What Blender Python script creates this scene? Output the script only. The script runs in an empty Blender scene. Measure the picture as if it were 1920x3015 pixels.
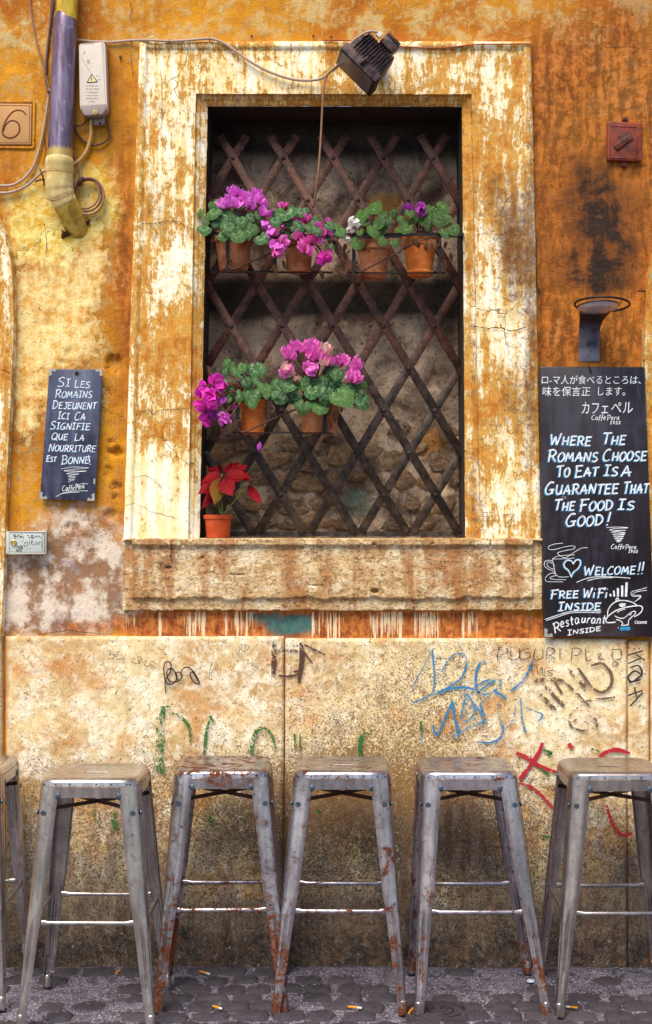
import bpy, bmesh, math, random
import numpy as np
from mathutils import Vector, Matrix
R = math.radians
sc = bpy.context.scene
C = sc.collection

# ---------------------------------------------------------------- camera, sky, sun, exposure
FOC, EYE, YH, DW = 4200.0, 1.6, 1550.0, 5.217      # focal length in photo pixels, eye height, horizon row, distance to wall
cam_d = bpy.data.cameras.new('camera'); cam = bpy.data.objects.new('camera', cam_d); C.objects.link(cam)
cam.location = (0, -DW, EYE); cam.rotation_euler = (R(90), 0, 0)
cam_d.sensor_fit = 'VERTICAL'; cam_d.sensor_height = 36; cam_d.sensor_width = 36
cam_d.lens = 36 * FOC / 3015; cam_d.shift_y = 42.5 / 3015; cam_d.clip_end = 500
sc.camera = cam
SUN_EL, SUN_AZ = 54, 203
w = bpy.data.worlds.new('World'); sc.world = w; w.use_nodes = True
wn = w.node_tree; bg = wn.nodes['Background']
sky = wn.nodes.new('ShaderNodeTexSky'); sky.sky_type = 'NISHITA'; sky.sun_disc = False
sky.sun_elevation = R(SUN_EL); sky.sun_rotation = R(SUN_AZ)
wn.links.new(sky.outputs[0], bg.inputs[0]); bg.inputs[1].default_value = 0.10
sd = bpy.data.lights.new('sun', 'SUN'); sd.energy = 3.0; sd.angle = R(38); sd.color = (1, 0.89, 0.70)
so = bpy.data.objects.new('sun', sd); C.objects.link(so)
_sx, _sy = math.sin(R(SUN_AZ)), math.cos(R(SUN_AZ))
_dir = Vector((-_sx * math.cos(R(SUN_EL)), -_sy * math.cos(R(SUN_EL)), -math.sin(R(SUN_EL))))
so.rotation_euler = _dir.to_track_quat('-Z', 'Y').to_euler()
sc.view_settings.view_transform = 'Standard'; sc.view_settings.look = 'None'
sc.view_settings.exposure = 0.62; sc.view_settings.gamma = 1; sc.view_settings.use_curve_mapping = False

# ---------------------------------------------------------------- helpers
rng = random.Random(7)
def P(px, py, y=0.0):
    s = FOC / (DW + y)
    return Vector(((px - 960) / s, y, EYE + (YH - py) / s))
def PX(n, y=0.0): return n * (DW + y) / FOC
def srgb(r, g, b):
    f = lambda c: (c / 255 / 12.92) if c <= 10 else ((c / 255 + .055) / 1.055) ** 2.4
    return (f(r), f(g), f(b), 1)

class MB:
    def __init__(s): s.v = []; s.f = []
    def add(s, vs, fs):
        o = len(s.v); s.v += [tuple(v) for v in vs]; s.f += [tuple(i + o for i in f) for f in fs]; return s
    def box(s, c, size, rot=None):
        hx, hy, hz = size[0] / 2, size[1] / 2, size[2] / 2
        vs = [Vector((x, y, z)) for x in (-hx, hx) for y in (-hy, hy) for z in (-hz, hz)]
        if rot is not None: vs = [rot @ v for v in vs]
        c = Vector(c)
        return s.add([v + c for v in vs], [(0,1,3,2),(4,6,7,5),(0,4,5,1),(2,3,7,6),(0,2,6,4),(1,5,7,3)])
    def bar(s, a, b, wd, th, nrm=(0, -1, 0)):
        a, b = Vector(a), Vector(b); d = (b - a); L = d.length; d.normalize()
        n = Vector(nrm); n = (n - d * n.dot(d)).normalized(); t = d.cross(n)
        rot = Matrix((d, t, n)).transposed()
        return s.box((a + b) / 2, (L, wd, th), rot)
    def tube(s, pts, r, seg=8, smooth=True, closed=False, caps=True):
        pts = [Vector(p) for p in pts]
        if smooth and len(pts) > 2: pts = catmull(pts, 5, closed)
        n = len(pts); rings = []
        prev = None
        for i, p in enumerate(pts):
            if closed: d = pts[(i + 1) % n] - pts[i - 1]
            else: d = pts[min(i + 1, n - 1)] - pts[max(i - 1, 0)]
            if d.length < 1e-9: d = Vector((0, 0, 1))
            d.normalize()
            if prev is None:
                u = Vector((0, 1, 0)) if abs(d.y) < .9 else Vector((1, 0, 0))
            else: u = prev
            u = (u - d * u.dot(d)).normalized(); prev = u; vv = d.cross(u)
            rr = r[min(int(i / max(n - 1, 1) * (len(r) - 1) + .5), len(r) - 1)] if isinstance(r, (list, tuple)) else r
            rings.append([p + (u * math.cos(2 * math.pi * k / seg) + vv * math.sin(2 * math.pi * k / seg)) * rr for k in range(seg)])
        vs = [v for ring in rings for v in ring]; fs = []
        for i in range(n if closed else n - 1):
            j = (i + 1) % n
            for k in range(seg): fs.append((i * seg + k, i * seg + (k + 1) % seg, j * seg + (k + 1) % seg, j * seg + k))
        if caps and not closed:
            fs.append(tuple(range(seg))[::-1]); fs.append(tuple((n - 1) * seg + k for k in range(seg)))
        return s.add(vs, fs)
    def lathe(s, prof, c=(0, 0, 0), seg=28, rot=None, cap=True):
        vs = []; fs = []; c = Vector(c)
        for r, z in prof:
            for k in range(seg):
                a = 2 * math.pi * k / seg; v = Vector((r * math.cos(a), r * math.sin(a), z))
                if rot is not None: v = rot @ v
                vs.append(v + c)
        for i in range(len(prof) - 1):
            for k in range(seg): fs.append((i * seg + k, i * seg + (k + 1) % seg, (i + 1) * seg + (k + 1) % seg, (i + 1) * seg + k))
        if cap:
            fs.append(tuple(range(seg))[::-1]); fs.append(tuple((len(prof) - 1) * seg + k for k in range(seg)))
        return s.add(vs, fs)
    def prism(s, poly, y0, y1):          # poly: list of (x, z) world; extruded from y0 (front) to y1 (back)
        n = len(poly)
        vs = [(x, y0, z) for x, z in poly] + [(x, y1, z) for x, z in poly]
        fs = [tuple(range(n)), tuple(range(n, 2 * n))[::-1]] + [(i, i + n, (i + 1) % n + n, (i + 1) % n) for i in range(n)]
        return s.add(vs, fs)
    def ribbon(s, pts, wd, y, k=0, taper=True, jit=0.0):   # flat stroke facing the viewer's side (-Y); pts are (x, z)
        n = len(pts); vs = []
        for i, (x, z) in enumerate(pts):
            a = pts[max(i - 1, 0)]; b = pts[min(i + 1, n - 1)]
            dx, dz = b[0] - a[0], b[1] - a[1]; L = math.hypot(dx, dz) or 1e-6
            nx, nz = -dz / L, dx / L
            t = i / max(n - 1, 1); ww = wd / 2 * (1 + jit * (rng.random() - .5))
            if taper: ww *= .7 + .3 * math.sin(math.pi * min(max(t, .02), .98))
            vs += [(x + nx * ww, y, z + nz * ww), (x - nx * ww, y, z - nz * ww)]
        return s.add(vs, [(2 * i, 2 * i + 1, 2 * i + 3, 2 * i + 2) for i in range(n - 1)])

def catmull(p, sub=5, closed=False):
    n = len(p); out = []
    g = (lambda i: p[i % n]) if closed else (lambda i: p[min(max(i, 0), n - 1)])
    for i in range(n if closed else n - 1):
        p0, p1, p2, p3 = g(i - 1), g(i), g(i + 1), g(i + 2)
        for k in range(sub):
            t = k / sub
            out.append(0.5 * ((2 * p1) + (p2 - p0) * t + (2 * p0 - 5 * p1 + 4 * p2 - p3) * t * t + (3 * p1 - p0 - 3 * p2 + p3) * t ** 3))
    if not closed: out.append(p[-1].copy())
    return out
def cat2(pts, sub=6, closed=False):
    q = catmull([Vector((a, b, 0)) for a, b in pts], sub, closed)
    return [(v.x, v.y) for v in q]

def mesh_obj(name, mb, mat=None, parent=None, smooth=False, fix=True):
    me = bpy.data.meshes.new(name); me.from_pydata(mb.v, [], mb.f)
    if fix:
        bm = bmesh.new(); bm.from_mesh(me); bmesh.ops.recalc_face_normals(bm, faces=bm.faces); bm.to_mesh(me); bm.free()
    if mat: me.materials.append(mat)
    if smooth is True: me.shade_smooth()
    elif smooth: 
        me.shade_smooth(); me.set_sharp_from_angle(angle=R(smooth))
    o = bpy.data.objects.new(name, me); C.objects.link(o)
    if parent is not None: o.parent = parent
    return o
def link(name, me, parent=None, mtx=None):
    o = bpy.data.objects.new(name, me); C.objects.link(o)
    if parent is not None: o.parent = parent
    if mtx is not None: o.matrix_local = mtx
    return o
def tag(o, label=None, cat=None, group=None, kind=None):
    if label: o['label'] = label
    if cat: o['category'] = cat
    if group: o['group'] = group
    if kind: o['kind'] = kind
    return o
def thing(name, label, cat, loc=(0, 0, 0), group=None):
    o = bpy.data.objects.new(name, None); C.objects.link(o); o.location = loc; o.empty_display_size = .05
    return tag(o, label, cat, group)
def bevel_obj(o, r, seg=3, angle=35):
    bm = bmesh.new(); bm.from_mesh(o.data)
    bmesh.ops.remove_doubles(bm, verts=bm.verts, dist=1e-6)
    es = [e for e in bm.edges if len(e.link_faces) == 2 and e.calc_face_angle(0) > R(angle)]
    bmesh.ops.bevel(bm, geom=es, offset=r, segments=seg, profile=.5, affect='EDGES', clamp_overlap=True)
    bm.to_mesh(o.data); bm.free(); o.data.shade_smooth(); o.data.set_sharp_from_angle(angle=R(50)); return o

# numpy value noise
def _h(ix, iy, seed):
    n = (ix.astype(np.int64) * 374761393 + iy.astype(np.int64) * 668265263 + seed * 1442695041) & 0xffffffff
    n = ((n ^ (n >> 13)) * 1274126177) & 0xffffffff
    return ((n ^ (n >> 16)) & 0xffffff) / float(0xffffff)
def vnoise(x, y, seed=0):
    ix, iy = np.floor(x), np.floor(y); fx, fy = x - ix, y - iy
    fx = fx * fx * (3 - 2 * fx); fy = fy * fy * (3 - 2 * fy)
    a, b, c, d = _h(ix, iy, seed), _h(ix + 1, iy, seed), _h(ix, iy + 1, seed), _h(ix + 1, iy + 1, seed)
    return (a * (1 - fx) + b * fx) * (1 - fy) + (c * (1 - fx) + d * fx) * fy
def fbm(x, y, o=4, seed=0):
    s = 0; a = .5; t = 0
    for k in range(o): s = s + a * vnoise(x * 2 ** k, y * 2 ** k, seed + k); t += a; a *= .55
    return s / t
def blobs(px, py, L):
    m = np.zeros_like(px)
    for (cx, cy, rx, ry, wt) in L:
        q = ((px - cx) / rx) ** 2 + ((py - cy) / ry) ** 2
        m += wt * np.exp(-q * .7)
    return m
def sstep(x, a, b):
    t = np.clip((x - a) / (b - a), 0, 1); return t * t * (3 - 2 * t)

def grid_obj(name, xs, zs, depth, mat, parent, attrs=None, cut=None, back=None, extra_top=None):
    """heightfield on the XZ plane (world metres) with y = depth(px, py); attrs: name -> fn(px, py)"""
    xs = np.asarray(xs, float); zs = np.asarray(zs, float)
    X, Z = np.meshgrid(xs, zs); px = X * FOC / DW + 960; py = YH - (Z - EYE) * FOC / DW
    Y = depth(px, py) if callable(depth) else np.full_like(X, depth)
    nx, nz = len(xs), len(zs)
    co = np.stack([X, Y, Z], -1).reshape(-1, 3)
    I = np.arange(nx * nz).reshape(nz, nx)
    q = np.stack([I[:-1, :-1], I[:-1, 1:], I[1:, 1:], I[1:, :-1]], -1)
    if cut is not None:
        cx = (px[:-1, :-1] + px[1:, 1:]) / 2; cy = (py[:-1, :-1] + py[1:, 1:]) / 2
        q = q[~cut(cx, cy)]
    q = q.reshape(-1, 4)
    me = bpy.data.meshes.new(name); me.from_pydata(co.tolist(), [], q.tolist())
    for k, fn in (attrs or {}).items():
        a = me.attributes.new(k, 'FLOAT', 'POINT'); a.data.foreach_set('value', np.clip(fn(px, py), 0, 3).astype(np.float32).ravel())
    me.materials.append(mat); me.shade_smooth()
    o = bpy.data.objects.new(name, me); C.objects.link(o)
    if parent is not None: o.parent = parent
    return o

# ---------------------------------------------------------------- node helper
class NT:
    def __init__(s, name):
        s.m = bpy.data.materials.new(name); s.m.use_nodes = True; s.t = s.m.node_tree
        s.b = s.t.nodes['Principled BSDF']; s.out = s.t.nodes['Material Output']
        s.tc = s.t.nodes.new('ShaderNodeTexCoord'); s.obj = s.tc.outputs['Object']
    def n(s, t, **kw):
        q = s.t.nodes.new(t)
        for k, v in kw.items(): setattr(q, k, v)
        return q
    def put(s, sock, v):
        if hasattr(v, 'links') or isinstance(v, bpy.types.NodeSocket): s.t.links.new(v, sock)
        else: sock.default_value = v
    def map(s, scale=(1, 1, 1), loc=(0, 0, 0), vec=None, rot=(0, 0, 0)):
        q = s.n('ShaderNodeMapping'); s.put(q.inputs[0], vec or s.obj)
        q.inputs['Scale'].default_value = scale; q.inputs['Location'].default_value = loc; q.inputs['Rotation'].default_value = rot
        return q.outputs[0]
    def noise(s, scale=5, detail=4, rough=.55, vec=None, dist=0, col=False):
        q = s.n('ShaderNodeTexNoise'); s.put(q.inputs['Vector'], vec or s.obj)
        q.inputs['Scale'].default_value = scale; q.inputs['Detail'].default_value = detail
        q.inputs['Roughness'].default_value = rough; q.inputs['Distortion'].default_value = dist
        return q.outputs[1 if col else 0]
    def voro(s, scale=5, feature='F1', vec=None, rnd=1, out=0):
        q = s.n('ShaderNodeTexVoronoi', feature=feature); s.put(q.inputs['Vector'], vec or s.obj)
        q.inputs['Scale'].default_value = scale; q.inputs['Randomness'].default_value = rnd
        return q.outputs[out]
    def ma(s, op, a, b=0.0, c=None, clamp=False):
        q = s.n('ShaderNodeMath', operation=op, use_clamp=clamp); s.put(q.inputs[0], a); s.put(q.inputs[1], b)
        if c is not None: s.put(q.inputs[2], c)
        return q.outputs[0]
    def mul(s, a, b): return s.ma('MULTIPLY', a, b)
    def add(s, a, b): return s.ma('ADD', a, b)
    def sub(s, a, b): return s.ma('SUBTRACT', a, b)
    def ss(s, x, lo, hi, a=0.0, b=1.0):
        q = s.n('ShaderNodeMapRange', interpolation_type='SMOOTHSTEP'); s.put(q.inputs[0], x)
        q.inputs[1].default_value = lo; q.inputs[2].default_value = hi; q.inputs[3].default_value = a; q.inputs[4].default_value = b
        return q.outputs[0]
    def mix(s, f, a, b, mode='MIX'):
        q = s.n('ShaderNodeMix', data_type='RGBA', blend_type=mode); s.put(q.inputs[0], f); s.put(q.inputs[6], a); s.put(q.inputs[7], b)
        return q.outputs[2]
    def attr(s, name, kind='GEOMETRY'):
        q = s.n('ShaderNodeAttribute', attribute_type=kind); q.attribute_name = name; return q.outputs['Fac']
    def sep(s, vec=None):
        q = s.n('ShaderNodeSeparateXYZ'); s.put(q.inputs[0], vec or s.obj); return q.outputs
    def rnd(s): return s.n('ShaderNodeObjectInfo').outputs['Random']
    def off(s, k=37.0):   # object coordinates shifted per object
        q = s.n('ShaderNodeVectorMath', operation='ADD'); s.put(q.inputs[0], s.obj)
        c = s.n('ShaderNodeCombineXYZ'); r = s.mul(s.rnd(), k); s.put(c.inputs[0], r); s.put(c.inputs[1], r); s.put(c.inputs[2], r)
        s.put(q.inputs[1], c.outputs[0]); return q.outputs[0]
    def bump(s, h, st=.5, d=.002, nrm=None):
        q = s.n('ShaderNodeBump'); q.inputs['Strength'].default_value = st; q.inputs['Distance'].default_value = d
        s.put(q.inputs['Height'], h)
        if nrm is not None: s.put(q.inputs['Normal'], nrm)
        return q.outputs[0]
    def done(s, col, rough=.8, metal=0.0, nrm=None, **kw):
        s.put(s.b.inputs['Base Color'], col); s.put(s.b.inputs['Roughness'], rough); s.put(s.b.inputs['Metallic'], metal)
        if nrm is not None: s.put(s.b.inputs['Normal'], nrm)
        for k, v in kw.items(): s.put(s.b.inputs[k.replace('_', ' ')], v)
        return s.m
def flat(name, col, rough=.6, metal=0, var=.25, bump=.2, scale=40):
    m = NT(name); n = m.noise(scale, 4, .6, vec=m.off()); c = (col[0], col[1], col[2], 1)
    dk = tuple(x * (1 - var) for x in c[:3]) + (1,); lt = tuple(min(x * (1 + var), .95) for x in c[:3]) + (1,)
    return m.done(m.mix(n, dk, lt), rough, metal, m.bump(n, bump, .001))
# ---------------------------------------------------------------- materials
M = {}
def plaster():
    m = NT('ochre plaster')
    big = m.noise(2.2, 5, .6); mid = m.noise(9, 6, .62, dist=.4); fine = m.noise(75, 5, .65); vf = m.noise(210, 3, .6); mf = m.noise(28, 6, .7, dist=.4)
    st = m.noise(1, 6, .68, vec=m.map((40, 10, 8)), dist=.3); sf = m.noise(1, 5, .7, vec=m.map((120, 30, 26)), dist=.3)
    flk = m.add(m.mul(m.sub(mid, .5), 1.0), m.add(m.mul(m.sub(mf, .5), .9), m.mul(m.sub(sf, .5), .25)))
    col = m.mix(m.ss(big, .35, .65), srgb(172, 94, 2), srgb(212, 146, 14))
    col = m.mix(m.ss(mid, .4, .66, 0, .6), col, srgb(200, 140, 30)); col = m.mix(m.ss(mf, .48, .68, 0, .75), col, srgb(146, 74, 8))
    col = m.mix(m.ss(m.add(st, m.mul(m.sub(mf, .5), .9)), .52, .7, 0, .4), col, srgb(218, 176, 96)); col = m.mix(m.ss(m.add(sf, m.mul(m.sub(mf, .5), .8)), .58, .72, 0, .3), col, srgb(226, 186, 116))
    up = m.mul(m.attr('wash'), m.ss(m.add(m.add(m.mul(st, .4), m.mul(m.sub(mf, .5), 1.2)), m.add(m.mul(m.sub(mid, .5), 1.6), .3)), .42, .78)); col = m.mix(m.mul(up, .75), col, srgb(208, 186, 130))
    d = m.ss(m.add(m.attr('deep'), m.mul(flk, .5)), .1, 1.0); col = m.mix(m.mul(d, .8), col, m.mix(m.ss(m.add(st, m.mul(m.sub(mf, .5), 1.1)), .36, .66), srgb(98, 42, 4), srgb(190, 106, 30)))
    p = m.ss(m.add(m.attr('pale'), flk), .28, 1.0); pe = m.add(m.attr('pale'), flk); col = m.mix(m.mul(m.mul(m.ss(pe, .4, .53), m.ss(pe, .64, .55)), .4), col, srgb(140, 76, 16)); col = m.mix(m.mul(p, .9), col, m.mix(m.ss(m.add(m.mul(st, .3), m.add(m.mul(mf, .5), m.mul(mid, .3))), .42, .64), srgb(216, 152, 44), srgb(252, 232, 166)))
    l = m.ss(m.add(m.attr('lemon'), flk), .2, .8); col = m.mix(m.mul(l, .8), col, m.mix(m.ss(mf, .4, .6), srgb(226, 186, 66), srgb(246, 232, 150)))
    g = m.ss(m.add(m.attr('grey'), flk), .15, .8)
    gn = m.add(m.mul(m.noise(11, 6, .62, vec=m.map((1, 1, .8), (7, 0, 2))), .7), m.mul(mf, .3))
    gc = m.mix(m.ss(gn, .44, .56), srgb(140, 108, 84), srgb(226, 212, 198)); gc = m.mix(m.ss(m.noise(6, 5, .65, vec=m.map(loc=(1, 5, 2))), .54, .66, 0, .7), gc, srgb(166, 106, 66)); gc = m.mix(m.ss(m.noise(5, 4, .6, vec=m.map(loc=(0, 9, 9))), .55, .68, 0, .7), gc, srgb(150, 140, 160)); gc = m.mix(m.ss(fine, .58, .68, 0, .6), gc, srgb(90, 62, 46))
    col = m.mix(m.mul(g, .92), col, gc)
    b = m.ss(m.add(m.attr('rusty'), m.mul(flk, .4)), .2, .7); col = m.mix(m.mul(b, .9), col, m.mix(m.ss(m.add(mf, m.mul(m.sub(st, .5), .6)), .35, .68), srgb(120, 46, 16), srgb(216, 128, 58)))
    t = m.ss(m.add(m.attr('teal'), m.add(m.mul(flk, 1.3), m.mul(m.sub(sf, .5), 1.2))), .4, .95); col = m.mix(m.mul(t, .88), col, m.mix(mf, srgb(4, 52, 62), srgb(34, 138, 136)))
    dn = m.noise(1, 4, .7, vec=m.map((75, 1, 2.4))); dr = m.mul(m.attr('drip'), m.ss(m.add(m.add(dn, m.mul(m.attr('dripf'), .06)), m.mul(m.sub(m.attr('drip'), .8), .10)), .515, .56)); col = m.mix(m.ss(dr, .1, .6, 0, .95), col, m.mix(m.ss(dn, .6, .7), srgb(236, 214, 176), srgb(240, 240, 238)))
    sa = m.mul(m.attr('soot'), m.ss(m.add(m.add(m.mul(mid, .4), m.mul(mf, .3)), m.mul(m.noise(1, 5, .7, vec=m.map((16, 6, 3))), .3)), .36, .62, .45, 1.25)); s1 = m.ss(m.add(sa, m.mul(m.add(flk, m.mul(m.sub(st, .5), 1.6)), .8)), .1, 1.45)
    col = m.mix(m.mul(s1, .96), col, m.mix(m.ss(vf, .6, .72), m.mix(m.ss(m.add(sa, m.mul(flk, .5)), .5, 1.3), srgb(88, 42, 12), srgb(16, 8, 6)), srgb(130, 76, 40)))
    sp = m.mul(m.ss(m.noise(60, 3, .7, dist=1), .60, .68), m.ss(m.attr('pit'), .1, .7)); col = m.mix(m.mul(sp, .8), col, srgb(80, 44, 18))
    cr = m.mul(m.ss(m.voro(2.6, 'DISTANCE_TO_EDGE', vec=m.wob(.16)), 0, .0035, 1, 0), m.ss(m.noise(2.7, 2), .56, .64))
    col = m.mix(m.mul(cr, .6), col, srgb(90, 46, 16))
    h = m.add(m.add(m.mul(mid, 1.2), m.add(m.mul(mf, .7), m.mul(fine, .6))), m.add(m.mul(vf, .3), m.add(m.mul(m.ss(m.add(m.attr('pale'), flk), .52, .56), -.9), m.mul(cr, -.8))))
    return m.done(col, .88, 0, m.bump(h, .8, .006))
def wob(s, amt):
    q = s.n('ShaderNodeVectorMath', operation='MULTIPLY_ADD'); s.put(q.inputs[0], s.noise(5, 3, .6, col=True)); q.inputs[1].default_value = (amt,) * 3; s.put(q.inputs[2], s.obj)
    return q.outputs[0]
NT.wob = wob
M['plaster'] = plaster()

def surround():
    m = NT('flaking limewash over ochre')
    big = m.noise(3.0, 4, .6, vec=m.map((1, 1, .8))); mid = m.noise(13, 6, .68, dist=.5); fine = m.noise(110, 4, .65); mf = m.noise(38, 6, .72, dist=.6)
    st = m.noise(1, 7, .72, vec=m.map((105, 30, 30)), dist=.3)
    st2 = m.noise(1, 5, .65, vec=m.map((30, 12, 4)))
    thr = m.add(m.add(m.mul(m.sub(st, .5), 1.9), m.mul(m.sub(st2, .5), 1.7)), m.add(m.mul(m.sub(mf, .5), 1.3), m.add(m.mul(m.sub(mid, .5), 1.3), m.mul(m.sub(big, .5), 1.6))))
    wv = m.add(thr, m.attr('white'))
    oc = m.mix(m.ss(mid, .35, .65), srgb(180, 108, 22), srgb(214, 150, 56)); oc = m.mix(m.ss(mf, .56, .7, 0, .6), oc, srgb(160, 92, 28)); oc = m.mix(m.ss(m.attr('dirt'), .2, 1), oc, srgb(120, 68, 28))
    col = m.mix(m.ss(wv, -.28, .2), oc, srgb(234, 188, 98)); col = m.mix(m.ss(wv, -.02, .56), col, m.mix(m.ss(st2, .4, .6), srgb(252, 232, 176), srgb(254, 250, 232)))
    col = m.mix(m.mul(m.ss(m.add(m.noise(46, 6, .72, dist=.7), m.mul(m.attr('dirt'), .10)), .55, .68), .7), col, srgb(150, 92, 38))
    dd = m.ss(m.add(m.attr('dirt'), m.mul(m.sub(m.add(mf, st), 1.0), 2.4)), .25, 1.0); col = m.mix(m.mul(dd, .8), col, srgb(96, 54, 20))
    cr = m.mul(m.ss(m.voro(2.3, 'DISTANCE_TO_EDGE', vec=m.wob(.15)), 0, .0035, 1, 0), m.ss(m.noise(2.3, 2), .52, .6)); col = m.mix(m.mul(cr, .7), col, srgb(110, 62, 28))
    mo = m.ss(m.add(m.attr('mould'), m.mul(m.sub(mid, .5), .9)), .3, .8); col = m.mix(m.mul(mo, .85), col, m.mix(m.ss(st, .45, .6), srgb(184, 112, 24), srgb(236, 196, 110)))
    hp = m.ss(wv, .06, .10); eg = m.mul(m.ss(wv, -.02, .07), m.ss(wv, .16, .09)); col = m.mix(m.mul(eg, .42), col, srgb(150, 84, 20))
    h = m.add(m.mul(hp, 1.1), m.add(m.mul(mid, .6), m.sub(m.add(m.mul(mf, .6), m.mul(fine, .35)), cr)))
    return m.done(col, .85, 0, m.bump(h, .7, .004))
M['surround'] = surround()

def travertine():
    m = NT('weathered travertine')
    mid = m.noise(7, 6, .65, dist=.4); st = m.noise(1, 6, .75, vec=m.map((11, 14, 26)), dist=.3); mf = m.noise(1, 6, .75, vec=m.map((28, 28, 34)), dist=.3)
    por = m.noise(1, 4, .7, vec=m.map((75, 75, 130)), dist=1.2); vst = m.noise(1, 5, .65, vec=m.map((12, 6, 2.5)))
    col = m.mix(m.ss(mf, .34, .62), srgb(176, 134, 86), srgb(226, 198, 150)); col = m.mix(m.ss(m.add(st, m.mul(m.sub(mid, .5), .6)), .46, .66, 0, .85), col, srgb(246, 230, 196))
    col = m.mix(m.ss(m.add(vst, m.mul(m.sub(mf, .5), .5)), .46, .64, 0, .8), col, srgb(164, 100, 42))
    col = m.mix(m.ss(m.noise(1, 5, .75, vec=m.map((46, 46, 70)), dist=1.5), .56, .68, 0, .6), col, srgb(160, 122, 56))
    col = m.mix(m.ss(por, .54, .64, 0, .75), col, srgb(100, 62, 34))
    dk = m.ss(m.add(m.attr('dirt'), m.add(m.mul(m.sub(mid, .5), 1), m.mul(m.sub(mf, .5), .8))), .2, 1.1); col = m.mix(m.mul(dk, .75), col, srgb(80, 48, 26))
    h = m.add(m.mul(m.ss(por, .52, .68), -1), m.add(m.mul(st, .3), m.mul(mf, .25)))
    return m.done(col, .9, 0, m.bump(h, .7, .004))
M['trav'] = travertine()

def plinth():
    m = NT('pitted cream stone slab')
    big = m.noise(2.6, 4, .6); mid = m.noise(10, 6, .65, dist=.5)
    por = m.noise(88, 3, .62, dist=2.2); por2 = m.noise(150, 3, .6, dist=1.5)
    vst = m.noise(1, 6, .7, vec=m.map((22, 9, 2.6)), dist=.3)
    mf = m.noise(36, 6, .72, dist=.5); col = m.mix(m.ss(m.add(big, m.mul(m.sub(mf, .5), .5)), .34, .62), srgb(200, 160, 108), srgb(236, 214, 166)); col = m.mix(m.ss(m.add(mid, m.mul(m.sub(mf, .5), .5)), .44, .64, 0, .8), col, srgb(252, 242, 220))
    col = m.mix(m.ss(m.noise(5, 4, .6, vec=m.map(loc=(3, 3, 3))), .52, .7, 0, .8), col, srgb(206, 140, 74))
    yl = m.ss(m.add(m.attr('ochre'), m.mul(m.sub(mid, .5), 1.2)), .3, .8); col = m.mix(m.mul(yl, .75), col, srgb(214, 158, 72))
    pk = m.add(m.attr('pores'), m.mul(m.sub(mid, .5), .9))
    pm = m.ss(m.add(por, m.mul(pk, .13)), .60, .66); col = m.mix(m.mul(pm, .85), col, m.mix(por2, srgb(60, 38, 20), srgb(150, 104, 40)))
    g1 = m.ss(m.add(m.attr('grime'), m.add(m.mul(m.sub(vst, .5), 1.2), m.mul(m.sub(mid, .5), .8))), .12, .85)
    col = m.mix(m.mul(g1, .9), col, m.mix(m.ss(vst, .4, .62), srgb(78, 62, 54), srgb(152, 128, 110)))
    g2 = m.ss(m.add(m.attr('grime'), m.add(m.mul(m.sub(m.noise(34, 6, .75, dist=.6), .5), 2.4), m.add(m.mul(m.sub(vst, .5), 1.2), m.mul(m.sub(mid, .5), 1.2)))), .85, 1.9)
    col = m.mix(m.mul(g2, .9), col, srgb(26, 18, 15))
    pm2 = m.mul(m.ss(m.add(por, m.mul(pk, .06)), .56, .64), m.ss(m.attr('grime'), .1, .5)); col = m.mix(m.mul(pm2, .6), col, srgb(40, 26, 18))
    bl = m.ss(m.add(m.noise(17, 6, .7, vec=m.map(loc=(2, 8, 1)), dist=.6), m.mul(m.sub(vst, .5), .5)), .52, .66); col = m.mix(m.mul(bl, m.ss(m.attr('pores'), .1, .7, .15, .6)), col, srgb(120, 82, 50)); lt = m.mul(m.ss(por2, .62, .69), .6); col = m.mix(lt, col, srgb(240, 225, 200))
    r = m.ss(m.attr('rusty'), .2, .8); col = m.mix(m.mul(r, .6), col, srgb(150, 92, 48))
    h = m.add(m.mul(pm, -1.2), m.add(m.mul(mid, .7), m.mul(por2, .4)))
    return m.done(col, .85, 0, m.bump(h, .7, .004))
M['plinth'] = plinth()

def infill():
    m = NT('old render and rubble')
    mid = m.noise(7, 7, .68, dist=.5); fine = m.noise(60, 5, .7, dist=.8); st = m.noise(1, 5, .7, vec=m.map((14, 9, 3)), dist=.4)
    col = m.mix(m.ss(mid, .35, .65), srgb(100, 78, 62), srgb(214, 186, 160)); col = m.mix(m.ss(st, .5, .68, 0, .5), col, srgb(196, 176, 158))
    y = m.ss(m.add(m.attr('ochre'), m.mul(m.sub(mid, .5), 1.4)), .3, .75); col = m.mix(m.mul(y, .75), col, srgb(190, 128, 40))
    t = m.ss(m.add(m.attr('teal'), m.mul(m.sub(fine, .5), 1)), .35, .8); col = m.mix(m.mul(t, .6), col, srgb(90, 130, 120))
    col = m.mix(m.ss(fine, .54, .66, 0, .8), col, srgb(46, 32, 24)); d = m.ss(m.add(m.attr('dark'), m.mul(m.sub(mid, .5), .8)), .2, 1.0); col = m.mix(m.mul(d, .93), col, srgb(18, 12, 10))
    return m.done(col, .95, 0, m.bump(m.add(mid, m.mul(fine, .7)), 1, .012))
M['infill'] = infill()
def rubble():
    m = NT('rubble stone'); v = m.off(); r = m.rnd(); n = m.noise(3, 7, .72, vec=v, dist=.4); f = m.noise(14, 5, .75, vec=v)
    a = m.mix(m.ss(r, .2, .8), srgb(96, 74, 60), srgb(140, 104, 70)); a = m.mix(m.ss(n, .42, .6), a, srgb(172, 146, 118)); a = m.mix(m.ss(f, .5, .7, 0, .45), a, srgb(60, 42, 32))
    a = m.mix(m.ss(m.noise(9, 3, .6, vec=v), .6, .7, 0, .5), a, srgb(180, 124, 50))
    return m.done(a, .95, 0, m.bump(m.add(n, m.mul(f, .6)), 1, .008))
M['rubble'] = rubble()

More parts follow.
